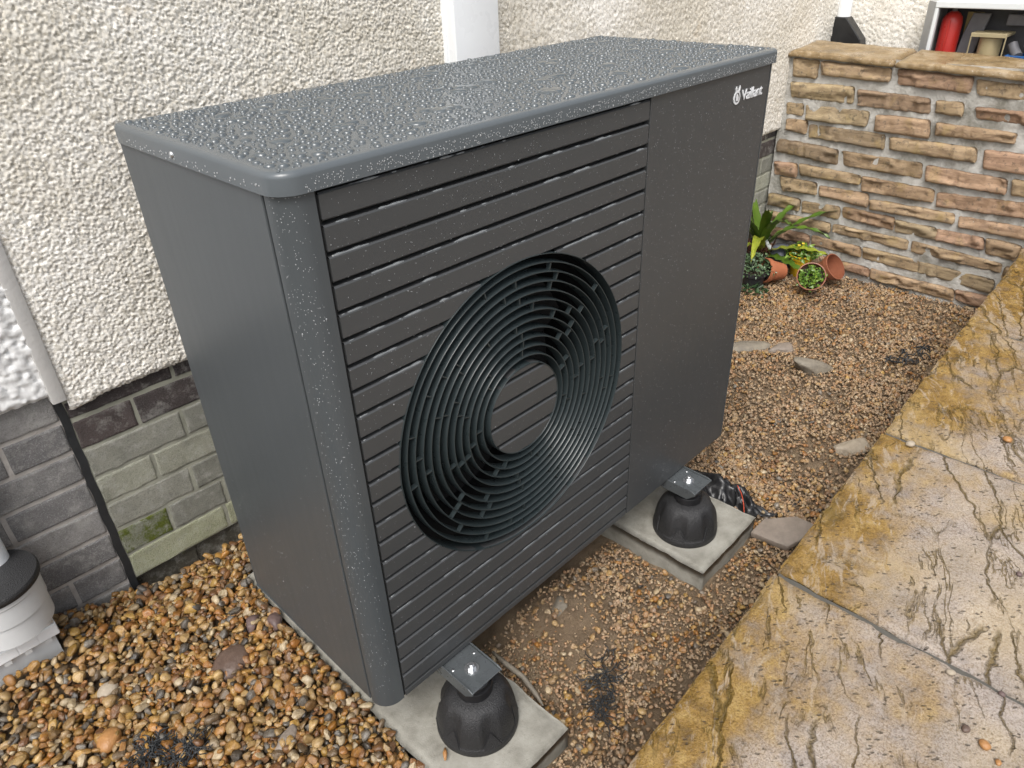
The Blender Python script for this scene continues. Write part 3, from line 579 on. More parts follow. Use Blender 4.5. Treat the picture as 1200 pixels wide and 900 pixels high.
# slats with the round opening cut out of them
def slat(z0, z1, x0, x1, mode, mat='casing_front', name='slat', parent=None):
    R = RG if mode == 'out' else RD; pts = {x0, x1}
    if mode == 'in': pts = set()
    for k in range(61): pts.add(CX + R * math.cos(math.pi * k / 60))
    for z in (z0, z1):
        q = R * R - (z - CZ) ** 2
        if q > 0: pts |= {CX - math.sqrt(q), CX + math.sqrt(q)}
    xs = sorted(p for p in pts if (x0 <= p <= x1)); V = []; F = []
    ch, dp = .0022, .014
    def ivs(x):
        h = math.sqrt(max(0, R * R - (x - CX) ** 2))
        cl = lambda z: min(max(z, z0), z1)
        if mode == 'in': return [(cl(CZ - h), cl(CZ + h))]
        return [(z0, cl(CZ - h)), (cl(CZ + h), z1)]
    need = (z0 < CZ + R and z1 > CZ - R)
    if mode == 'out' and not need: xs = [x0, x1]
    def quad(pts4):
        b = len(V); V.extend(pts4); F.append((b, b + 1, b + 2, b + 3))
    for a, b in zip(xs[:-1], xs[1:]):
        if b - a < 1e-6: continue
        A, B = ivs(a), ivs(b)
        if mode == 'out' and not need: A = B = [(z0, z1)]
        for (a0, a1), (b0, b1) in zip(A, B):
            if a1 - a0 < 1e-6 and b1 - b0 < 1e-6: continue
            quad([(a, 0, a0), (b, 0, b0), (b, 0, b1), (a, 0, a1)])
            quad([(a, 0, a1), (b, 0, b1), (b, ch, b1 + ch), (a, ch, a1 + ch)]); quad([(a, ch, a1 + ch), (b, ch, b1 + ch), (b, dp, b1 + ch), (a, dp, a1 + ch)])
            quad([(a, ch, a0 - ch), (b, ch, b0 - ch), (b, 0, b0), (a, 0, a0)]); quad([(a, dp, a0 - ch), (b, dp, b0 - ch), (b, ch, b0 - ch), (a, ch, a0 - ch)])
    if mode == 'out':
        for x in (x0, x1): quad([(x, 0, z0), (x, dp, z0), (x, dp, z1), (x, 0, z1)])
    if not F: return None
    cut = mode == 'out' and z0 >= CZ - math.sqrt(R * R - .0001) and z1 <= CZ + math.sqrt(R * R - .0001)
    for side in ((-1, 1) if cut else (0,)):
        FF = [f for f in F if side == 0 or (sum(V[i][0] for i in f) / 4 - CX) * side > 0]; used = sorted({i for f in FF for i in f}); mp = {a: b for b, a in enumerate(used)}
        o = obj(name, [V[i] for i in used], [tuple(mp[i] for i in f) for f in FF], MAT[mat])
        if parent is None: pc(o)
        else: child_at(o, parent)
PITCH = .03825; ZT = .8925; GAP = .0054
slat_tops = []
for i in range(23):
    z1 = ZT - i * PITCH; z0 = z1 - PITCH + GAP; slat(z0 + .0022, z1 - .0022, XA + .0035, XBB - .0022, 'out'); slat_tops.append(z1)
mb = MB(); mb.box(XA + .0035, XBB - .0022, .0005, .012, .0, ZT - 23 * PITCH - .0005); pc(mb.build('bottom_rail', MAT['casing_front'], bevel=.0008))
# panel behind the grooves, with a round hole
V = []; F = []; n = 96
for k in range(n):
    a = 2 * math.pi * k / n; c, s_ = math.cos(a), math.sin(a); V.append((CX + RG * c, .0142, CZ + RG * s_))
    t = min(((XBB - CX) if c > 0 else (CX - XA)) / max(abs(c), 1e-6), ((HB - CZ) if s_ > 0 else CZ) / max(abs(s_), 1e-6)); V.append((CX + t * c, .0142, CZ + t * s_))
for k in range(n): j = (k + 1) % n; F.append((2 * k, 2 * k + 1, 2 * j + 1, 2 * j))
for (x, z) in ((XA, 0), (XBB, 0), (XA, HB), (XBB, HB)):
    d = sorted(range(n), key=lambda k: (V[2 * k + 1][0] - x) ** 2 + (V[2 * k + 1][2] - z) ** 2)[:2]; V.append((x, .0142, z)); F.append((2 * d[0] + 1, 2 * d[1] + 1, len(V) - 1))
pc(obj('backing_plate', V, F, MAT['recess_shade']))
mb = MB(); mb.box(XA - .001, XA + .0034, .004, .012, .0, HB); mb.box(.0075, .0090, .034, .0440, .0, HB); pc(mb.build('seam', MAT['recess_shade']))  # black strips set in the open gaps as their shade
# fan grille: bezel, rings, spokes, slatted centre
grille = empty('fan_grille', (CX, 0, CZ)); pc(grille); grille.matrix_parent_inverse = Matrix.Translation(pump.location).inverted()
def gc(o): o.parent = grille; return o
RX = Matrix.Rotation(rad(90), 4, 'X')                # lathe axis z -> -y ; (x, y, z) -> (x, -z, y)
def ring(name, r, t, d, mat, f0=-.0004, seg=120, back=1.0):
    tb = t * back; mb = MB(); prof = [(r - tb, -d), (r - t, -f0 - .0012), (r - t * .45, -f0), (r + t * .45, -f0), (r + t, -f0 - .0012), (r + tb, -d)]
    mb.lathe(prof, seg, RX); o = mb.build(name, MAT[mat], smooth=True, angle=60); return gc(o)
ring('bezel', RG - .0008, .0008, .034, 'grille_plastic', f0=-.0012)
sp = (RG - RD) / 12
for k in range(1, 12): ring('ring', RG - k * sp, .0012, .022, 'grille_plastic', f0=.0008, back=1.5)
ring('hub_ring', RD + .0008, .0008, .026, 'grille_plastic', f0=-.0012)
mb = MB(); mb.box(-.0009, .0009, .0020, .010, -sp / 2 + .0008, sp / 2 - .0008); spoke0 = mb.build('spoke', MAT['grille_plastic']); first = True
for k in range(12):
    rm = RG - (k + .5) * sp; nsp = 9 if k < 7 else 7; ph = (k * .381966 + .13 * ((k * 7) % 5)) % 1
    for j in range(nsp):
        a = 2 * math.pi * (j + ph) / nsp + .17 * math.sin(k * 5.3 + j * 2.9)
        if k in (0, 11): continue
        o = spoke0 if first else spoke0.copy()
        if not first: COL.objects.link(o)
        first = False; o.parent = grille; o.matrix_basis = Matrix.Rotation(-a, 4, 'Y') @ Matrix.Translation((0, 0, rm))
# centre disc pieces
for i in range(23):
    z1 = ZT - i * PITCH; z0 = z1 - PITCH + GAP
    if z1 > CZ - RD and z0 < CZ + RD:
        o = slat(max(z0, CZ - RD) + .0022, min(z1, CZ + RD) - .0022, CX - RD, CX + RD, 'in', name='hub_slat', parent=grille)
mb = MB(); mb.lathe([(0.0, -.0145), (RD, -.0145), (RD, -.026), (0, -.026)], 64, RX); gc(mb.build('hub_back', MAT['recess_shade']))
# fan shroud, motor and blades in the dark behind
mb = MB(); mb.lathe([(RG - .0005, -.034), (RG - .0105, -.09), (RG - .0105, -.2), (0, -.2)], 72, RX); gc(mb.build('shroud', MAT['recess_shade'], smooth=True, angle=40))
mb = MB()
for k in range(5):
    a0 = 2 * math.pi * k / 5; VV = []; FF = []
    for i in range(7):
        for j in range(7):
            r = .055 + i * .030; a = a0 + (j / 6) * .95 + i * .05; VV.append((r * math.cos(a), .12 + .05 * j / 6, r * math.sin(a)))
    for i in range(6):
        for j in range(6): FF.append((i * 7 + j, i * 7 + j + 1, (i + 1) * 7 + j + 1, (i + 1) * 7 + j))
    mb.add(VV, FF)
gc(mb.build('fan_blades', MAT['recess_shade'], smooth=True))
# lid with rounded rim
def rrect(x0, x1, y0, y1, r, rl):
    P = []
    for (cx, cy, a0, rr) in ((x0 + rl, y0 + rl, 180, rl), (x1 - r, y0 + r, 270, r), (x1 - r, y1 - r, 0, r), (x0 + r, y1 - r, 90, r)):
        for k in range(9): a = rad(a0 + 90 * k / 8); P.append((cx + rr * math.cos(a), cy + rr * math.sin(a)))
    return P
V = []; F = []; q = .0075; zt = HB + HL
lev = [(-.0, HB - .0003, 0.0026), (0, HB - .0003, 0), (0, zt - q, 0)] + [(0, zt - q + q * math.sin(a), q - q * math.cos(a)) for a in [math.pi / 2 * i / 6 for i in range(1, 7)]]
for (_, z, ins) in lev: V += [(x, y, z) for x, y in rrect(-EO + ins, WD + EO - ins, -EO + ins, DP + EO - ins, .012 - min(ins, .0115) * .8, .034 - ins * .8)]
n = 36
for l in range(len(lev) - 1):
    for k in range(n): F.append((l * n + k, l * n + (k + 1) % n, (l + 1) * n + (k + 1) % n, (l + 1) * n + k))
F.append(tuple((len(lev) - 1) * n + k for k in range(n)))
V += [(x, y, HB + .004) for x, y in rrect(-EO + .0026, WD + EO - .0026, -EO + .0026, DP + EO - .0026, .010, .032)]; b = len(lev) * n
F += [(k, (k + 1) % n, b + (k + 1) % n, b + k) for k in range(n)]; F.append(tuple(b + k for k in range(n)))
lid = obj('lid', V, F, MAT['lid_skylit'], smooth=True); lid.data.set_sharp_from_angle(angle=rad(40)); pc(lid)
mb = MB(); mb.lathe([(.0042, .0), (.0038, .0016), (.002, .0026), (.0, .003)], 14, Matrix.Translation((-EO, .25, .9085)) @ Matrix.Rotation(rad(-90), 4, 'Y')); pc(mb.build('screw', MAT['zinc'], smooth=True))
# maker's name and egg-shaped emblem
cu = bpy.data.curves.new('letters', 'FONT'); cu.body = 'Vaillant'; cu.size = .0262; cu.extrude = .0007; cu.offset = .0002; cu.space_character = .93
to = bpy.data.objects.new('letters', cu); COL.objects.link(to); bpy.context.view_layer.update()
me = bpy.data.meshes.new_from_object(to.evaluated_get(bpy.context.evaluated_depsgraph_get())); bpy.data.objects.remove(to)
co = np.array([v.co[:] for v in me.vertices]); sx = .0792 / (co[:, 0].max() - co[:, 0].min())
for v in me.vertices: x, y, z = v.co; v.co = (.9838 + (x - co[:, 0].min()) * sx, -.0012 - z, .8440 + y * 1.06)
me.materials.clear(); me.name = 'lettering'; pc(link_mesh('lettering', me, MAT['logo_grey']))
def flat(poly, y0, y1, name, mat): mb = MB(); mb.prism(poly, y0, y1, 'y'); return pc(mb.build(name, MAT[mat]))
ex, ez = .9655, .8525
egg = [(ex + .0115 * math.cos(a) * (1 - .12 * math.sin(a)), ez + .0128 * math.sin(a)) for a in [2 * math.pi * i / 28 for i in range(28)]]
eggi = [(ex + .0078 * math.cos(a), ez + .0085 * math.sin(a)) for a in [2 * math.pi * i / 24 for i in range(24)]]
emblem = flat(egg, -.0019, -.0004, 'emblem', 'logo_grey')
def eflat(poly, y0, y1, name, mat): mb = MB(); mb.prism(poly, y0, y1, 'y'); o = mb.build(name, MAT[mat]); o.parent = emblem; return o
eflat(eggi, -.0023, -.0015, 'field', 'casing_front')
for dx, tilt in ((-.0034, -.0016), (.0046, .0028)):
    eflat([(ex + dx - .0022, ez + .0095), (ex + dx + .0022, ez + .0095), (ex + dx + .0024 + tilt, ez + .0165), (ex + dx + tilt + .0004, ez + .0205), (ex + dx - .0018 + tilt, ez + .0160)], -.00195, -.0003, 'ear', 'logo_grey')
eflat([(ex - .004, ez - .0060), (ex + .0035, ez - .0060), (ex + .005, ez - .001), (ex + .002, ez + .004), (ex - .002, ez + .0075), (ex - .005, ez + .002)], -.0027, -.0021, 'head', 'logo_grey')
# ------------------------------------------------------------------ rain on the casing
def domes(spots, nseg, lv):
    """spots: list of (point, normal, tangent, a, b, h)"""
    N = len(spots); S = np.array([np.concatenate([p, nn, t, [a, b, h]]) for p, nn, t, a, b, h in spots]); P, Nn, T = S[:, 0:3], S[:, 3:6], S[:, 6:9]; B = np.cross(Nn, T)
    th = np.arange(nseg) * 2 * math.pi / nseg; vl = []
    for l in range(lv):
        f = l / lv; r = math.cos(f * math.pi / 2) ** .8 if l else 1.0; hh = math.sin(f * math.pi / 2)
        for t in th: vl.append((r * math.cos(t), r * math.sin(t), hh if l else -.12))
    vl.append((0, 0, 1)); vl = np.array(vl); k = len(vl)
    V = P[:, None, :] + vl[None, :, 0:1] * (S[:, 9:10] * T)[:, None, :] + vl[None, :, 1:2] * (S[:, 10:11] * B)[:, None, :] + vl[None, :, 2:3] * (S[:, 11:12] * Nn)[:, None, :]
    F = []
    for l in range(lv - 1):
        for j in range(nseg): q = (j + 1) % nseg; F += [(l * nseg + j, l * nseg + q, (l + 1) * nseg + q), (l * nseg + j, (l + 1) * nseg + q, (l + 1) * nseg + j)]
    for j in range(nseg): F.append(((lv - 1) * nseg + j, (lv - 1) * nseg + (j + 1) % nseg, k - 1))
    F = np.array(F); F = (F[None] + (np.arange(N) * k)[:, None, None]).reshape(-1, 3)
    return V.reshape(-1, 3), F
rng = np.random.default_rng(5); spots = []; cell = .006; occ = {}
def free(x, y, r):
    k = int(math.ceil((r + .016) / cell)); ci, cj = int(x / cell), int(y / cell)
    for i in range(ci - k, ci + k + 1):
        for j in range(cj - k, cj + k + 1):
            for (a, b, c) in occ.get((i, j), ()):
                if (a - x) ** 2 + (b - y) ** 2 < (r + c) ** 2 * .92: return False
    occ.setdefault((ci, cj), []).append((x, y, r)); return True
sizes = list(rng.uniform(.010, .017, 34)) + list(rng.uniform(.006, .010, 240)) + list(rng.uniform(.0040, .0068, 2300)) + list(rng.uniform(.0022, .0040, 3000)) + list(rng.uniform(.0010, .0018, 1500))
for r in sizes:
    for _ in range(3):
        x = rng.uniform(.006 + r, WD - .006 - r); y = rng.uniform(.004 + r, DP - .004 - r)
        if free(x, y, r * 1.06):
            a = rng.uniform(0, math.pi); e = rng.uniform(.62, .95); spots.append((np.array((x, y, zt)), np.array((0, 0, 1.)), np.array((math.cos(a), math.sin(a), 0)), r, r * e, min(r * .55, .0034) * rng.uniform(.85, 1.1))); break
for _ in range(22):                                    # larger flat puddles, each a few merged pools
    x = rng.uniform(.06, WD - .08); y = rng.uniform(.05, DP - .05); r = rng.uniform(.010, .024); a = rng.uniform(-.5, .5)
    for k in range(rng.integers(2, 5)): spots.append((np.array((x + rng.normal(0, r * .7), y + rng.normal(0, r * .45), zt)), np.array((0, 0, 1.)), np.array((math.cos(a), math.sin(a), 0)), r * rng.uniform(.6, 1.2), r * rng.uniform(.35, .7), .0032))
V1, F1 = domes(spots, 8, 3)
wd = big('water_drops', V1, F1, MAT['drop']); wd.parent = lid; tag(wd, kind='stuff')
# fine spray on the upright faces
spots = []
def spray(n, fn, rmin, rmax):
    for _ in range(n):
        p, nn = fn(); t = np.cross(nn, (0, 0, 1.)); t /= np.linalg.norm(t); r = rng.uniform(rmin, rmax) * (1 + .8 * (rng.random() < .02)); spots.append((np.array(p), np.array(nn), t, r, r * rng.uniform(1, 1.5), r * .6))
def on_front():
    while True:
        x = rng.uniform(XA + .005, WD - .015); z = rng.uniform(.01, HB - .01) if rng.random() < .75 else rng.uniform(.55, HB - .01)
        if x < XBB:
            d = math.hypot(x - CX, z - CZ)
            if RD - .001 < d < RG + .002: continue
            if (ZT - z) % PITCH > PITCH - GAP - .001 or (ZT - z) % PITCH < .001: continue
        return (x, -.0002, z), (0, -1., 0)
spray(3000, on_front, .00025, .00060)
def on_post():
    a = rng.uniform(.1, 1.5); r = .033; z = rng.uniform(.01, HB - .005) ** .8; return (r - r * math.cos(a), r - r * math.sin(a), min(z, HB - .004)), (-math.cos(a), -math.sin(a), 0)
spray(600, on_post, .0003, .0007)
spray(420, lambda: ((-.0001, rng.uniform(.045, .43), rng.uniform(.01, .6)), (-1., 0, 0)), .0003, .0006)
spray(900, lambda: ((rng.uniform(.03, WD), -EO - .0001, rng.uniform(HB + .001, HB + .015)), (0, -1., 0)), .0004, .0009)
spray(60, lambda: ((-EO - .0001, rng.uniform(.03, DP), rng.uniform(HB + .001, HB + .012)), (-1., 0, 0)), .0006, .0014)
V2, F2 = domes(spots, 6, 2); wd = big('rain_spray', V2, F2, MAT['spray']); tag(wd, kind='stuff'); pc(wd)
# water lying along the top edges of the slats
mbw = MB()
for i, z1 in enumerate(slat_tops):
    dz = z1 - CZ; segs = [(XA + .008, XBB - .006)]
    if abs(dz) < RG: hw = math.sqrt(RG * RG - dz * dz) + .004; segs = [(XA + .008, CX - hw), (CX + hw, XBB - .006)]
    for a, b in segs:
        if b - a < .02: continue
        n = max(8, int((b - a) / .0035)); xs = np.linspace(a, b, n); nz_ = fbm(xs * 42 + i * 13, xs * 0 + i, 40 + i, 4); top = 1.0 if i < 8 else .55
        r = .00045 + .0030 * top * np.clip(nz_ - .02, 0, 1) ** .8
        mbw.tube([(x, .0026, z1 - .0012 + .3 * q) for x, q in zip(xs, r)], [float(q) for q in r], 7)
wd = mbw.build('edge_water', MAT['edge_film'], smooth=True); tag(wd, kind='stuff'); pc(wd)

# ------------------------------------------------------------------ rail brackets and rubber feet
def bracket(x, y, rz):
    b = empty('rail_bracket', (x, y, -.006), rz); b.parent = pump; b.matrix_parent_inverse = Matrix.Translation(pump.location).inverted()
    mb = MB(); mb.box(-.034, .034, -.040, .47, -.003, 0); mb.build('plate', MAT['dark_zinc'], b, bevel=.001)
    for s_ in (-1, 1):
        mb = MB(); x0, x1 = (.0342, .0368) if s_ > 0 else (-.0368, -.0342)
        mb.prism([(-.041, -.004), (-.041, .001), (-.030, .0045), (.47, .0045), (.47, -.024), (-.020, -.024)], x0, x1, 'x'); mb.build('flange', MAT['dark_zinc'], b, bevel=.0006)
        mb = MB(); mb.lathe([(.0032, 0), (.0030, .0012), (0, .0016)], 10, Matrix.Translation((s_ * .026, .022, .0002))); mb.build('rivet', MAT['zinc'], b, smooth=True)
    mb = MB(); mb.lathe([(.0, .0), (.0135, .0), (.0135, .0018), (.0, .0018)], 24); w = mb.build('washer', MAT['zinc'], b)
    mb = MB(); mb.lathe([(.0085, .0018), (.0085, .0072), (.0075, .0082), (0, .0082)], 6); mb.lathe([(.0048, .0082), (.0048, .0125), (.004, .0132), (0, .0132)], 12); mb.build('bolt', MAT['zinc'], b)
def foot(x, y, z, label, rz):
    f = empty('rubber_foot', (x, y, z), rz); tag(f, label, 'foot', 'rubber feet under the unit')
    prof = [(0, .0), (.0775, .0), (.0785, .002), (.0785, .015), (.0770, .0175), (.0760, .019), (.0762, .028), (.0750, .040), (.0730, .052), (.0700, .063), (.0655, .074), (.0600, .083), (.0530, .0895), (.0440, .0935), (.0340, .0950), (.0300, .0952), (0, .0952)]
    def rf(a, zz):
        if zz < .0178 or zz > .091: return 1
        k = max(0, math.cos(6 * a)) ** .8; e = min(1, (zz - .0178) / .012) * min(1, (.091 - zz) / .02); return 1 - .11 * k * e
    mb = MB(); mb.lathe(prof, 96, rfun=rf); mb.build('cone', MAT['rubber'], f, smooth=True, angle=50)
    mb = MB(); mb.lathe([(.0335, .089), (.0335, .112), (.0325, .1135), (.029, .114), (.029, .124), (.0265, .126), (.0265, .132), (.031, .133), (.031, .1427), (0, .1427)], 48); mb.build('collar', MAT['black_plastic'], f, smooth=True, angle=40)
    for k in range(6):                                # worn triangular facets between the ribs
        a = 2 * math.pi * k / 6; M_ = Matrix.Rotation(a, 4, 'Z')
        mb = MB(); mb.add([(.0775, -.018, .0172), (.0775, .018, .0172), (.0678, 0, .048), (.060, -.016, .0172), (.060, .016, .0172)], [(0, 1, 2), (0, 2, 3), (1, 4, 2), (0, 3, 4, 1)], M_); mb.build('gusset', MAT['rubber'], f)
    return f
bracket(.166, -.040, rad(0)); bracket(.885, -.036, rad(0))
foot(.166, -.043, -.1518, 'black rubber cone foot on the slab at the near left end', rad(9)); foot(.885, -.039, -.1518, 'black rubber cone foot on the slab at the far right end', rad(20))

# ================================================================== gravel (pebbles dropped one after another)
def ico(sub):
    bm = bmesh.new(); bmesh.ops.create_icosphere(bm, subdivisions=sub, radius=1); V = np.array([v.co[:] for v in bm.verts]); F = np.array([[v.index for v in f.verts] for f in bm.faces]); bm.free(); return V, F
ICO = {k: ico(k) for k in (1, 2, 3)}
def shapes(sub, n, rng, rough=.2):
    V, F = ICO[sub]; out = []
    for _ in range(n):
        W = V.copy()
        for _k in range(9):
            d = rng.normal(size=3); d /= np.linalg.norm(d); t = W @ d; th = 1 - rough * rng.uniform(.25, 1.0); W = W - np.clip(t - th, 0, 9)[:, None] * d * .9
        W = W * (1 + rough * .06 * rng.normal(size=(len(V), 1))); out.append(W)
    return out, F
def scatter(name, P, S, rng, sub, mat, rough=.2, tilt=.5, flat_=True):
    """P (n,3) centres, S (n,3) semi axes"""
    sh, F = shapes(sub, 24, rng, rough); n = len(P); k = len(sh[0]); V = np.empty((n, k, 3), np.float32)
    yaw = rng.uniform(0, 2 * math.pi, n); tx = rng.normal(0, tilt, n); ty = rng.normal(0, tilt, n); which = rng.integers(0, len(sh), n)
    for q in range(len(sh)):
        ii = np.where(which == q)[0]
        if not len(ii): continue
        v = sh[q][None] * S[ii][:, None, :]
        c, s_ = np.cos(tx[ii])[:, None], np.sin(tx[ii])[:, None]; y, z = v[..., 1] * c - v[..., 2] * s_, v[..., 1] * s_ + v[..., 2] * c; x = v[..., 0]
        c, s_ = np.cos(ty[ii])[:, None], np.sin(ty[ii])[:, None]; x, z = x * c + z * s_, -x * s_ + z * c
        c, s_ = np.cos(yaw[ii])[:, None], np.sin(yaw[ii])[:, None]; x, y = x * c - y * s_, x * s_ + y * c
        V[ii] = np.stack([x, y, z], -1) + P[ii][:, None, :]
    F = (F[None] + (np.arange(n) * k)[:, None, None]).reshape(-1, 3)
    o = big(name, V.reshape(-1, 3), F, MAT[mat], smooth=True); o.data.polygons.foreach_set('use_smooth', np.repeat(which % 3 != 0, len(ICO[sub][1]))); return tag(o, kind='stuff')
def drop(n, x0, x1, y0, y1, size, ok, rng, cell=.004, tries=3, sink=.35):
    nx, ny = int((x1 - x0) / cell) + 1, int((y1 - y0) / cell) + 1
    X, Y = np.meshgrid(x0 + np.arange(nx) * cell, y0 + np.arange(ny) * cell, indexing='ij'); H = ground_z(X, Y).astype(np.float64)
    P = []; S = []; px = rng.uniform(x0, x1, (n, tries)); py = rng.uniform(y0, y1, (n, tries)); sz = size(n)
    good = ok(px, py)
    for i in range(n):
        a, b, c = sz[i]; best = None
        for t in range(tries):
            if not good[i, t]: continue
            ci, cj = int((px[i, t] - x0) / cell), int((py[i, t] - y0) / cell); h = H[ci, cj]
            if best is None or h - ground_off(px[i, t], py[i, t]) < best[0]: best = (h - ground_off(px[i, t], py[i, t]), px[i, t], py[i, t], ci, cj, h)
        if best is None: continue
        _, x, y, ci, cj, _h = best; r = (a + b) / 2; k = max(1, int(r * .8 / cell))
        i0, i1, j0, j1 = max(0, ci - k), min(nx, ci + k + 1), max(0, cj - k), min(ny, cj + k + 1)
        pat = H[i0:i1, j0:j1]; base = .5 * pat.mean() + .5 * H[ci, cj]; z = base + c * (1 - sink * 1.4)
        k2 = max(1, int(r / cell)); i0, i1, j0, j1 = max(0, ci - k2), min(nx, ci + k2 + 1), max(0, cj - k2), min(ny, cj + k2 + 1)
        d2 = ((X[i0:i1, j0:j1] - x) ** 2 + (Y[i0:i1, j0:j1] - y) ** 2) / (r * r); top = np.where(d2 < 1, z + c * np.sqrt(np.clip(1 - d2, 0, 1)) * .9, -9)
        H[i0:i1, j0:j1] = np.maximum(H[i0:i1, j0:j1], top); P.append((x, y, z)); S.append((a, b, c))
    return np.array(P), np.array(S)
_gx = np.linspace(-1.4, 3, 221); _gy = np.linspace(-.6, .9, 76); _GZ = ground_z(*np.meshgrid(_gx, _gy, indexing='ij'))
def ground_off(x, y): return _GZ[int((x + 1.4) / .02), int((y + .6) / .02)]
rg = np.random.default_rng(11)
def szl(lo, hi, p):
    def f(n):
        a = lo + (hi - lo) * rg.random(n) ** p; return np.stack([a, a * rg.uniform(.62, .95, n), a * rg.uniform(.42, .72, n)], 1)
    return f
BROWN = (-.098, .432)                                  # bed of the big brown stone
def ok_left(x, y): return ((x < .033 + .012 * sstep(.4, .7, y)) | (y > .652)) & (y < .795) & ((x - BROWN[0]) ** 2 / .036 ** 2 + (y - BROWN[1]) ** 2 / .030 ** 2 > 1) & ~((x < -.323) & (y > .694))
P, S = drop(3200, -.62, .20, -.02, .80, szl(.0050, .0085, 1.2), ok_left, rg, tries=3)
P2, S2 = drop(4900, -.62, .20, -.02, .80, szl(.0075, .0170, 1.9), ok_left, rg, tries=4)
P2[:, 2] += .004
scatter('golden_gravel', np.concatenate([P, P2]), np.concatenate([S, S2]), rg, 2, 'gravel_golden', .60, .5)
P, S = drop(2200, -1.25, -.60, -.35, .80, szl(.009, .018, 1.6), lambda x, y: (y < .79), rg, tries=2); scatter('golden_gravel', P, S, rg, 1, 'gravel_golden', .25, .4)
P, S = drop(1300, -.62, .045, -.37, -.02, szl(.009, .018, 1.6), lambda x, y: (x < .03) & (y > pedge(x) - .01), rg, tries=2); scatter('golden_gravel', P, S, rg, 1, 'gravel_golden', .25, .4)
def in_slab(x, y): return ((x > .03) & (x < .284) & (y > -.188)) | ((x > .768) & (x < 1.037) & (y > -.163))
def ok_right(x, y):
    w = .55 + .45 * (vnoise(x * 6, y * 6, 5) > -.25); mud = np.exp(-((x - .50) / .14) ** 2 - ((y - .06) / .10) ** 2)
    return ~in_slab(x, y) & (y > pedge(x) - .004) & (x < 2.835) & (rg.random(x.shape) < w * (1 - .3 * mud))
P, S = drop(10500, .05, 1.36, -.40, .10, szl(.0022, .0062, 1.5), ok_right, rg, cell=.004, tries=2, sink=.42); tiny = S[:, 0] < .0046; scatter('muddy_gravel', P[~tiny], S[~tiny], rg, 2, 'gravel_muddy', .35, .6); scatter('muddy_gravel', P[tiny], S[tiny], rg, 1, 'gravel_muddy', .3, .6)
P, S = drop(1100, .27, 1.36, -.40, .08, szl(.005, .0105, 1.5), ok_right, rg, tries=2, sink=.4); P[:, 2] += .002; scatter('mixed_pebbles', P, S, rg, 2, 'gravel_mixed', .4, .5)
P, S = drop(21000, 1.10, 2.84, -.38, .80, szl(.0030, .0085, 1.5), ok_right, rg, cell=.006, tries=2, sink=.4); scatter('muddy_gravel', P, S, rg, 1, 'gravel_muddy', .25, .6)
P, S = drop(2600, 1.10, 2.84, -.38, .80, szl(.006, .0125, 1.7), lambda x, y: ok_right(x, y) & (rg.random(x.shape) < .35 + .65 * sstep(1.5, 2.4, x)), rg, cell=.006, tries=2, sink=.4); scatter('mixed_pebbles', P, S, rg, 2, 'gravel_mixed', .4, .5)

# ------------------------------------------------------------------ stones one can pick out
def rock(name, loc, sc, rz, mat, label, seed, rough=.3, cat='stone', group=None, sub=3, tilt=(0, 0)):
    r = np.random.default_rng(seed); V = shapes(sub, 1, r, rough)[0][0]; V = V * np.array(sc); F = ICO[sub][1]
    o = big(name, V, F, MAT[mat]); o.location = loc; o.rotation_euler = (tilt[0], tilt[1], rz); return tag(o, label, cat, group)
rock('stone', (BROWN[0], BROWN[1], -.152), (.046, .038, .020), .5, 'rock_brown', 'smooth dark brown stone half sunk in the golden gravel', 3, .12)
rock('stone', (-.018, .487, -.146), (.024, .020, .015), .2, 'rock_purple', 'rough dark purple stone left of a similar one beside the slab', 4, .5)
rock('stone', (.017, .452, -.143), (.024, .019, .016), 1.2, 'rock_purple', 'rough dark purple stone touching the edge of the slab', 5, .5)
rock('stone', (-.112, .187, -.143), (.030, .017, .014), .5, 'rock_mauve', 'long pinkish grey stone in the golden gravel near the unit corner', 6, .45)
rock('stone', (-.345, .428, -.138), (.026, .022, .016), .9, 'rock_orange', 'large rusty orange pebble at the lower left of the golden gravel', 7, .25)
rock('stone', (-.305, .545, -.140), (.022, .018, .014), .4, 'rock_pale', 'cracked pale cream pebble in the golden gravel below the drain', 8, .25)
rock('rock', (1.925, .110, -.212), (.088, .052, .034), -.75, 'rock_grey', 'grey wedge shaped rock lying alone on the muddy gravel', 12, .62, 'rock', tilt=(.25, .3))
rock('rock', (1.945, .355, -.218), (.110, .040, .022), -.65, 'rock_grey', 'long flat grey rock against the right edge of the unit', 14, .5, 'rock')
rock('rock', (2.005, .262, -.218), (.065, .045, .020), -.3, 'rock_mauve', 'flat mauve rock next to the long grey one', 15, .5, 'rock')
rock('rock', (1.56, -.190, -.205), (.085, .032, .020), -.5, 'rock_pale', 'pale flat rock tucked under the patio edge', 16, .5, 'rock')
rock('rock', (.50, .045, -.185), (.035, .022, .015), .3, 'rock_grey', 'brown clod of stone on the mud between the two slabs', 18, .5, 'rock')
mb = MB(); mb.prism([(-.075, .010), (-.028, .046), (.055, .040), (.088, .006), (.052, -.030), (-.004, -.052), (-.040, -.022)], 0, .020)
o = mb.build('rock', MAT['rock_mauve'], bevel=.004, smooth=True, angle=40); o.location = (1.063, -.212, -.198); o.rotation_euler = (.10, -.08, -.72); tag(o, 'flat angular mauve flagstone piece between the right slab and patio', 'rock')
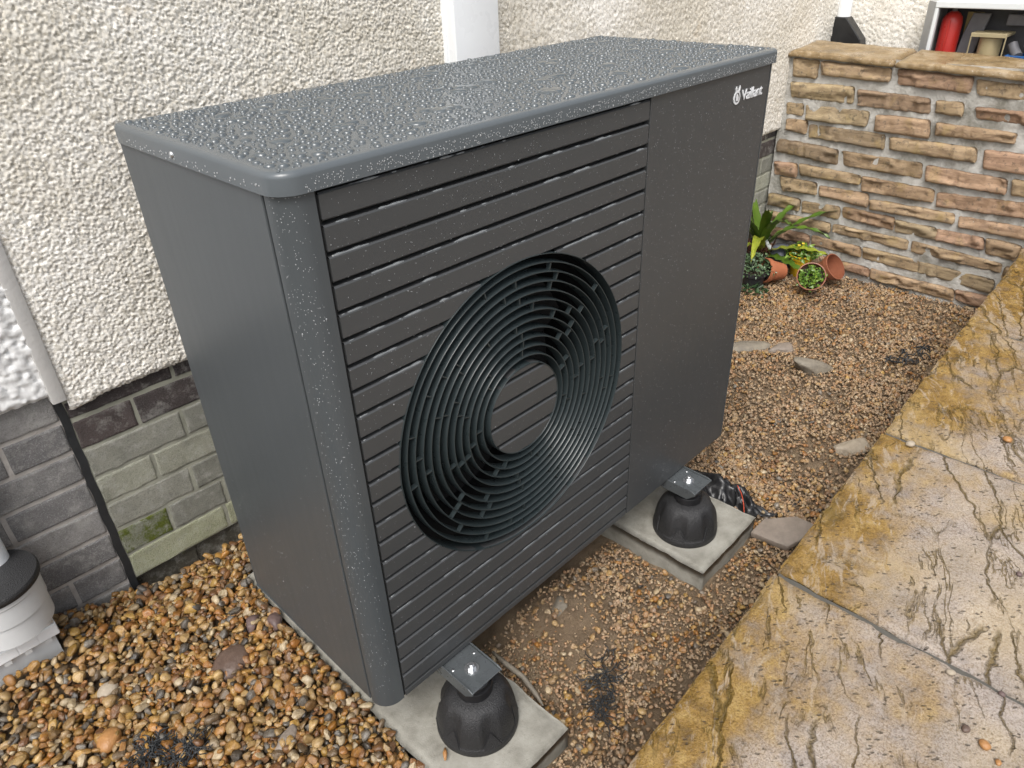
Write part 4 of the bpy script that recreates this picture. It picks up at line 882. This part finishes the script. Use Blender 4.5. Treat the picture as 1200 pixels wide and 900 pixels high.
for i, (x, y, s_, mt, lb) in enumerate([(.585, -.723, .008, 'rock_brown', 'dark brown pebble lying on the paver nearest the camera'), (.575, -.752, .010, 'rock_orange', 'reddish pebble lying on the paver nearest the camera'), (.678, -.672, .008, 'rock_pale', 'pale yellow pebble on the patio beside a joint'),
        (.996, -.693, .007, 'rock_purple', 'dark pebble on the patio at the right edge of the picture'), (1.453, -.553, .012, 'rock_orange', 'pinkish orange pebble alone on the grey paver'), (1.285, -.389, .012, 'rock_pale', 'cream pebble on the patio joint near the gravel'), (.560, -.775, .006, 'rock_orange', 'tiny ochre pebble at the bottom right of the patio'), (.690, -.745, .006, 'rock_purple', 'small brown pebble in the long patio joint')]):
    rock('pebble', (x, y, PZ + s_ * .45), (s_, s_ * .8, s_ * .6), i * 1.1, mt, lb, 40 + i, .25, 'pebble', 'pebbles on the patio', 2)

# ------------------------------------------------------------------ black plastic sheet, string, roots
path = [(.985, .075, -.128), (1.045, .030, -.128), (1.095, -.015, -.140), (1.112, -.060, -.160), (1.104, -.110, -.178), (1.120, -.152, -.186), (1.165, -.180, -.190), (1.23, -.186, -.193)]
wid = [.085, .095, .085, .070, .045, .020, .008, .005]; V = []; nn_ = 57; mm_ = 25
pa = np.array(path); tt = np.linspace(0, len(path) - 1, nn_)
for i, t in enumerate(tt):
    k = min(int(t), len(path) - 2); f = t - k; p = pa[k] * (1 - f) + pa[k + 1] * f; d = pa[min(k + 1, len(pa) - 1)] - pa[max(k - 1, 0)]; d[2] = 0; d /= np.linalg.norm(d); s_ = np.array((d[1], -d[0], 0)); w = wid[k] * (1 - f) + wid[k + 1] * f; k_ = min(1, w / .06)
    for j in range(mm_):
        v = j / (mm_ - 1) * 2 - 1; q = p + s_ * v * w * .60 * (1 + .15 * math.sin(t * 3.1 + 2 * v))
        crease = float(fbm(np.array([q[0] * 28]), np.array([q[1] * 28 + v]), 77, 3)[0]); rid = .028 * (1 - abs(crease) * 3) * k_
        V.append((q[0], q[1], max(p[2] - .018 + rid - .03 * v * v * k_, float(ground_z(q[0], q[1])) + .004)))
F = grid_faces(nn_, mm_).tolist()
o = obj('plastic_sheet', V, F, MAT['black_plastic'], smooth=True); sol = o.modifiers.new('thick', 'SOLIDIFY'); sol.thickness = .0012; tag(o, 'crumpled black plastic sheet trailing off behind the right foot', 'plastic sheet')
mb = MB(); mb.tube([(1.096, -.064, -.135), (1.088, -.083, -.150), (1.075, -.098, -.165), (1.064, -.108, -.182)], .0011, 6); o = mb.build('string', MAT['string']); tag(o, 'short red string lying over the black plastic sheet', 'string')
def roots(cx, cy, n, ln, label, seed, r=.0011, dx=(1, .2), z=0):
    rr = random.Random(seed); mb = MB()
    for _ in range(n):
        t = rr.uniform(-1, 1); x = cx + dx[0] * t * ln; y = cy + dx[1] * t * ln + rr.gauss(0, ln * .16); a = rr.uniform(0, 6.28); p = []
        for k in range(6):
            p.append((x, y, float(ground_z(x, y)) + .006 + z + rr.uniform(0, .012))); a += rr.gauss(0, .7); x += math.cos(a) * .010; y += math.sin(a) * .010
        mb.tube(p, r, 5)
    o = mb.build('root_tuft', MAT['bitumen']); tag(o, label, 'roots', 'dead black roots on the gravel')
roots(.405, -.160, 60, .070, 'tangle of dead black roots between the near slab and patio', 3, dx=(.9, .55))
roots(2.25, -.115, 26, .10, 'thin dead black roots on the far gravel by the patio edge', 4, r=.0022, dx=(1, -.2))
roots(-.245, .300, 60, .010, 'black moss clump in the golden gravel at the picture bottom', 5, dx=(1, .3), z=.012)
roots(-.300, .345, 60, .010, 'black moss clump in the golden gravel left of its neighbour', 6, dx=(1, .3), z=.012)
mb = MB(); mb.tube([(.300, .055, -.165), (.300, .01, -.168), (.306, -.03, -.178), (.300, -.07, -.188), (.292, -.098, -.192)], [.003, .006, .006, .005, .002], 7); o = mb.build('twig', MAT['rock_grey'], smooth=True); tag(o, 'brown twig lying along the edge of the near slab', 'twig')
mb = MB(); mb.tube([(.0645, -.065, -.1425), (.072, -.056, -.139), (.080, -.047, -.1425)], [.002, .0045, .002], 7); o = mb.build('dead_leaf', MAT['rock_orange'], smooth=True); tag(o, 'small curled brown leaf on the near slab beside the foot', 'leaf')

# ================================================================== drain at the left edge
dr = empty('drain_gully', (-.385, .762, -.1)); tag(dr, 'white plastic rainwater gully with black rubber collar at the left edge', 'drain')
def dc(o): return child_at(o, dr)
DX, DY = -.383, .720
mb = MB(); mb.box(-.475, -.324, .692, .803, -.070, -.040); dc(mb.build('base', MAT['pvc_white'], bevel=.002))
mb = MB(); mb.box(-.465, -.334, .706, .803, -.16, -.0705); dc(mb.build('gully', MAT['pvc_grey']))
for i in range(4):
    mb = MB(); mb.box(-.475 + i * .0377 + .0012, -.475 + (i + 1) * .0377 - .0012, .6913, .6922, -.068, -.042); dc(mb.build('panel', MAT['pvc_white'], bevel=.0006))
    mb = MB(); mb.box(-.468 + i * .0377, -.455 + i * .0377, .6935, .6975, -.080, -.0708); dc(mb.build('grate_bar', MAT['pvc_grey']))
V = []; F = []; n = 40
for l, (f, z) in enumerate(((1, -.0395), (.8, -.028), (.35, -.010), (0, .002))):
    for k in range(n):
        a = 2 * math.pi * k / n; c, s_ = math.cos(a), math.sin(a); t = 1 / max(abs(c), abs(s_)); bx, by = (-.3995 + .073 * c * t), (.747 + .053 * s_ * t); ccx, ccy = DX + .073 * c, DY + .073 * s_
        V.append((bx * f + ccx * (1 - f), by * f + ccy * (1 - f), z))
for l in range(3):
    for k in range(n): F.append((l * n + k, l * n + (k + 1) % n, (l + 1) * n + (k + 1) % n, (l + 1) * n + k))
dc(obj('hopper', V, F, MAT['pvc_white'], smooth=True))
T_ = Matrix.Translation((DX, DY, 0))
mb = MB(); mb.lathe([(.073, -.01), (.073, .038), (.0755, .040), (.0755, .083), (.078, .086), (.078, .095), (0, .095)], 48, T_); dc(mb.build('socket', MAT['pvc_grey'], smooth=True, angle=35))
mb = MB(); mb.lathe([(.080, .0955), (.0825, .098), (.0825, .108), (.080, .112), (.036, .114), (.0, .114)], 48, T_); dc(mb.build('collar', MAT['rubber'], smooth=True, angle=50))
mb = MB(); mb.lathe([(.030, .08), (.030, 2.4)], 32, Matrix.Translation((-.366, .768, 0))); dc(mb.build('pipe', MAT['pvc_white'], smooth=True))

# ================================================================== far corner: downpipe and cabinet behind the stone wall
dp_ = empty('downpipe', (3.255, .765, .4)); tag(dp_, 'white downpipe with black shoe in the corner beyond the stone wall', 'downpipe')
mb = MB(); mb.lathe([(.030, .74), (.030, 2.6)], 24, Matrix.Translation((3.255, .768, 0))); child_at(mb.build('pipe', MAT['pvc_white'], smooth=True), dp_)
mb = MB(); mb.prism([(.806 - .008, .765), (.738, .765), (.66, .68), (.64, .60), (.66, .4), (.798, .4)], 3.215, 3.278, 'x'); child_at(mb.build('shoe', MAT['black_plastic'], bevel=.004), dp_)
cab = empty('tool_cabinet', (3.17, .10, .2), 0); tag(cab, 'open pale metal tool cabinet standing behind the stone wall', 'cabinet')
def cc(o): return child_at(o, cab)
CY1, CY0, CZ0, CZ1 = .350, -.55, .22, .822
mb = MB(); mb.prism([(3.115, CY1), (3.115, CY1 + .004), (3.165, CY1 + .045), (3.27, CY1 + .045), (3.27, CY1)], CZ0, CZ1 + .02, 'z'); cc(mb.build('side_panel', MAT['cabinet_grey']))
mb = MB(); mb.box(3.108, 3.130, CY1 - .014, CY1 - .0005, CZ0, CZ1); cc(mb.build('front_lip', MAT['cabinet_paint'], bevel=.002))
mb = MB(); mb.box(3.106, 3.275, CY0, CY1 - .0005, CZ1 + .0005, CZ1 + .024); cc(mb.build('top_panel', MAT['cabinet_paint'], bevel=.003))
mb = MB(); mb.box(3.268, 3.275, CY0, CY1 - .0005, CZ0, CZ1); mb.box(3.12, 3.2675, CY0 + .014, CY1 - .015, CZ0, .60); mb.box(3.13, 3.2675, CY0, CY0 + .012, .601, CZ1 - .001); cc(mb.build('interior', MAT['cabinet_inside']))
# contents stand on the cabinet floor at z = .60
can = empty('fire_extinguisher', (3.185, .298, .60)); tag(can, 'red metal cylinder standing in the open cabinet', 'cylinder')
mb = MB(); mb.lathe([(0, .001), (.038, .001), (.038, .165), (.034, .185), (.022, .200), (.012, .206), (0, .206)], 32); mb.build('body', MAT['red_paint'], can, smooth=True, angle=50)
mb = MB(); mb.box(-.041, -.036, -.006, .004, .01, .18); mb.build('seam', MAT['red_paint'], can, bevel=.002)
mb = MB(); mb.lathe([(.010, .204), (.010, .214), (0, .214)], 12); mb.build('valve', MAT['tool_grey'], can)
drum = empty('cable_drum', (3.185, .142, .60)); tag(drum, 'gold cable drum with square flanges in the open cabinet', 'cable drum')
mb = MB(); mb.lathe([(.050, .012), (.040, .020), (.040, .118), (.050, .126)], 32); mb.build('core', MAT['drum_gold'], drum, smooth=True, angle=40)
mb = MB(); mb.lathe([(0, .001), (.053, .001), (.053, .012), (0, .012)], 32); mb.build('lower_flange', MAT['drum_flange'], drum)
mb = MB(); mb.box(-.055, .055, -.064, .062, .126, .138); mb.box(-.055, -.048, .0575, .062, .0, .126); mb.box(-.055, -.048, -.064, -.0595, .0, .126); mb.build('frame', MAT['drum_flange'], drum, bevel=.002)
o = MB().box(3.235, 3.247, .205, .262, .6005, .80).build('board', MAT['board_yellow']); tag(o, 'yellow board upright between the red cylinder and the drum', 'board')
mb = MB(); mb.box(3.215, 3.255, .205, .25, .605, .615)
tray = empty('blue_tray', (3.165, .0, .60)); tag(tray, 'blue plastic tray of fittings at the right end of the cabinet', 'tray')
mb = MB(); mb.box(-.045, .05, -.09, .066, .02, .03); mb.box(-.045, -.038, -.09, .066, .03, .066); mb.box(.043, .05, -.09, .066, .03, .066); mb.box(-.038, .043, .060, .066, .03, .066); mb.build('body', MAT['blue_plastic'], tray, bevel=.002)
mb = MB(); mb.box(-.04, .045, -.085, .06, .0, .0195); mb.build('stand', MAT['tool_grey'], tray)
for i, (y, s_, mt) in enumerate(((.03, .018, 'tool_grey'), (-.02, .014, 'pvc_grey'), (-.06, .016, 'pvc_white'))):
    mb = MB(); mb.tube([(-.01, y, .06), (.01, y + .02, .078 + .02 * i), (.02, y + .035, .10)], s_, 10); mb.build('fitting', MAT[mt], tray, smooth=True, angle=40)
mb = MB(); mb.tube([(3.115, .085, .632), (3.118, .105, .632), (3.12, .125, .628)], [.012, .013, .006], 10); o = mb.build('marker', MAT['orange_plastic'], smooth=True, angle=40); o.location.z = -.012; tag(o, 'small orange plastic piece in front of the cable drum', 'fitting')
mb = MB(); mb.prism([(.27, .60), (.21, .60), (.19, .70), (.17, .80), (.235, .80), (.255, .72)], 3.205, 3.225, 'x'); mb.box(3.20, 3.24, .0, .11, .760, .80); o = mb.build('tool_case', MAT['tool_grey'], bevel=.004); tag(o, 'dark grey tool case behind the cable drum', 'tool case')
bt = MB(); bt.lathe([(0, 0), (.026, 0), (.028, .004), (.028, .05), (.022, .07), (.010, .082), (.010, .095), (0, .095)], 24); o = bt.build('bottle', MAT['clear_plastic'], smooth=True, angle=50); o.location = (2.83, -.082, .688); o.rotation_euler = (rad(92), 0, rad(8)); o.location.z = .690; tag(o, 'clear plastic bottle lying on the coping at the right edge', 'bottle')

# ================================================================== pots and plants in the corner
GZ2 = -.236
def pot(name, loc, r, h, mat, label, rot=(0, 0, 0), rim=True, fill=True, group='flower pots in the corner'):
    p = empty(name, loc); p.rotation_euler = rot; tag(p, label, 'pot', group); r *= .92; h *= .92
    t = .004; rb = r * .68; lip = h * .24 if rim else 0
    prof = [(0, .0), (rb, .0), (rb + (r - rb) * .74, h - lip), (r * 1.03 if rim else r, h - lip + .002), (r * 1.06, h), (r * 1.06 - t, h + .001), (r - t, h - lip), (rb - t, .006), (0, .006)]
    mb = MB(); mb.lathe(prof, 36); mb.build('body', MAT[mat], p, smooth=True, angle=35)
    if fill: mb = MB(); mb.lathe([(0, h * .80), (r * .9, h * .78)], 24); mb.build('compost', MAT['compost'], p)
    return p
def tuft(name, loc, r, h, n, leaf, mat, label, cat='plant', flowers=0, axis=None, seed=1):
    rr = random.Random(seed); t = empty(name, loc); tag(t, label, cat, 'small plants in the corner'); 
    if axis is not None: t.rotation_euler = axis
    mb = MB()
    for _ in range(n):
        a = rr.uniform(0, 6.283); q = r * math.sqrt(rr.random()); z = h * (1 - (q / r) ** 2) * rr.uniform(.25, 1); c = Vector((q * math.cos(a), q * math.sin(a), z)); L = leaf * rr.uniform(.6, 1.3)
        M_ = Matrix.Translation(c) @ Euler((rr.gauss(0, .7), rr.gauss(0, .7), rr.uniform(0, 6.28))).to_matrix().to_4x4()
        mb.add([(0, 0, 0), (L * .4, L * .32, .12 * L), (L, 0, 0), (L * .4, -L * .32, .12 * L)], [(0, 1, 2), (0, 2, 3)], M_)
    o = mb.build('foliage', MAT[mat], t)
    mb = MB(); 
    for _ in range(8): a = rr.uniform(0, 6.28); mb.tube([(0, 0, -.01), (r * .4 * math.cos(a), r * .4 * math.sin(a), h * .4), (r * .7 * math.cos(a), r * .7 * math.sin(a), h * .7)], .0015, 5)
    mb.build('stems', MAT['leaf_dark'], t)
    for k in range(flowers):
        a = rr.uniform(0, 6.28); q = r * .6 * rr.random(); mb = MB(); mb.lathe([(0, 0), (.008, .002), (.006, .006), (0, .007)], 10, Matrix.Translation((q * math.cos(a), q * math.sin(a), h * 1.02))); mb.build('flower', MAT['flower_yellow'], t, smooth=True)
    return t
pot('yellow_pot', (2.715, .540, GZ2), .058, .112, 'yellow_glaze', 'upright yellow pot holding a bright green plant', rim=False)
tuft('bedding_plant', (2.715, .540, GZ2 + .102), .068, .045, 230, .020, 'leaf_bright', 'bright green plant growing in the yellow pot', flowers=2, seed=4)
# lying pot, mouth towards the camera
def lie(az, el): return Vector((math.cos(rad(az)) * math.cos(rad(el)), math.sin(rad(az)) * math.cos(rad(el)), math.sin(rad(el)))).to_track_quat('Z', 'Y').to_euler()
e1 = lie(205, 32); pot('terracotta_pot', (2.585, .435, GZ2 + .050), .060, .105, 'terracotta_brown', 'terracotta pot on its side with green plant facing the patio', rot=e1)
d1 = Vector((0, 0, 1)); d1.rotate(e1); tuft('trailing_plant', Vector((2.585, .435, GZ2 + .050)) + d1 * .085, .052, .035, 190, .017, 'leaf_bright', 'green plant spilling from the pot on its side', axis=e1, seed=6)
e2 = lie(-95, 38); pot('terracotta_pot', (2.680, .445, GZ2 + .042), .060, .105, 'terracotta_brown', 'tilted empty terracotta pot leaning on its neighbour at right', rot=e2, fill=False)
e3 = lie(150, 12); pot('terracotta_pot', (2.585, .560, GZ2 + .056), .056, .105, 'terracotta', 'bright orange terracotta pot lying on its side at left', rot=e3)
pot('dark_pot', (2.475, .640, GZ2), .065, .085, 'dark_pot', 'low black pot with grey green plant beside the unit')
tuft('sage_plant', (2.475, .640, GZ2 + .08), .088, .085, 420, .017, 'leaf_sage', 'grey green cushion plant in the black pot', seed=8)
tuft('ground_leaves', (2.415, .600, GZ2 + .01), .06, .035, 80, .022, 'leaf_dark', 'dark green leaves on the gravel below the black pot', seed=9)
wc = empty('watering_can', (2.755, .655, GZ2)); tag(wc, 'small slate blue watering can with white spout behind the pots', 'watering can')
mb = MB(); mb.lathe([(0, 0), (.045, .001), (.058, .03), (.060, .06), (.050, .088), (.030, .104), (0, .108)], 28); mb.build('body', MAT['slate_plastic'], wc, smooth=True, angle=50)
mb = MB(); mb.tube([(-.030, .035, .085), (-.042, .050, .108), (-.050, .060, .128)], [.011, .009, .010], 12); mb.build('spout', MAT['pvc_white'], wc, smooth=True, angle=50)
# hart's tongue fern
fern = empty('fern', (2.705, .735, GZ2)); tag(fern, "broad strap leaved green fern growing between the wall and the unit", 'fern')
def strap(az, L, rise, droop, w, mat, seed, base=(0, 0, .06)):
    rr = random.Random(seed); n = 22; V = []; F = []; d = Vector((math.cos(rad(az)), math.sin(rad(az)), 0)); s_ = Vector((-d.y, d.x, 0)); p = Vector(base); el = rise
    for i in range(n):
        t = i / (n - 1); wd_ = w * min(1, t * 5 + .25) * (1 - max(0, t - .55) / .45) ** .7 + .001; wav = .005 * math.sin(i * 1.9 + seed)
        V += [p + s_ * wd_ + Vector((0, 0, wav + .004)), p + s_ * wd_ * .45 + Vector((0, 0, wav * .4)), p - Vector((0, 0, .003)), p - s_ * wd_ * .45 + Vector((0, 0, -wav * .4)), p - s_ * wd_ + Vector((0, 0, -wav + .004))]
        el -= droop / n; p = p + (d * math.cos(el) + Vector((0, 0, math.sin(el)))) * (L / n)
    for i in range(n - 1):
        for j in range(4): F.append((i * 5 + j, i * 5 + j + 1, (i + 1) * 5 + j + 1, (i + 1) * 5 + j))
    return obj('leaf', V, F, MAT[mat], fern, smooth=True)
for a in [(q[0], q[1] * 1.62, min(1.5, q[2] * 1.12), q[3]) + (q[4] * 1.2,) + q[5:] for q in [(-62, .30, .95, 1.0, .017, 'fern_green', 1), (-95, .22, .55, .75, .022, 'fern_yellow', 2), (-110, .20, .25, .6, .020, 'fern_green', 3), (110, .36, 1.35, 1.7, .018, 'fern_green', 4), (75, .33, 1.4, 1.1, .018, 'fern_green', 5), (200, .24, 1.2, 2.2, .018, 'fern_yellow', 6),
          (-80, .24, 1.25, 2.0, .017, 'fern_green', 7), (-130, .25, 1.35, 1.6, .018, 'fern_green', 8), (160, .34, 1.3, 1.8, .018, 'fern_green', 9), (130, .28, 1.25, 1.6, .018, 'fern_green', 10), (-30, .22, 1.3, 1.2, .016, 'fern_green', 11), (180, .22, .9, 1.8, .016, 'fern_yellow', 12), (95, .30, 1.2, 2.4, .017, 'fern_green', 13), (-150, .30, 1.42, 1.5, .017, 'fern_green', 14)]]: strap(*a)
mb = MB(); rr = random.Random(3)
for _ in range(120):
    a = rr.uniform(0, 6.28); q = rr.uniform(.01, .07); mb.tube([(q * math.cos(a), q * math.sin(a), 0), (q * .8 * math.cos(a + .4), q * .8 * math.sin(a + .4), rr.uniform(.03, .08)), (q * 1.0 * math.cos(a), q * 1.0 * math.sin(a), rr.uniform(.06, .13))], .0022, 4)
mb.build('root_clump', MAT['fern_root'], fern)
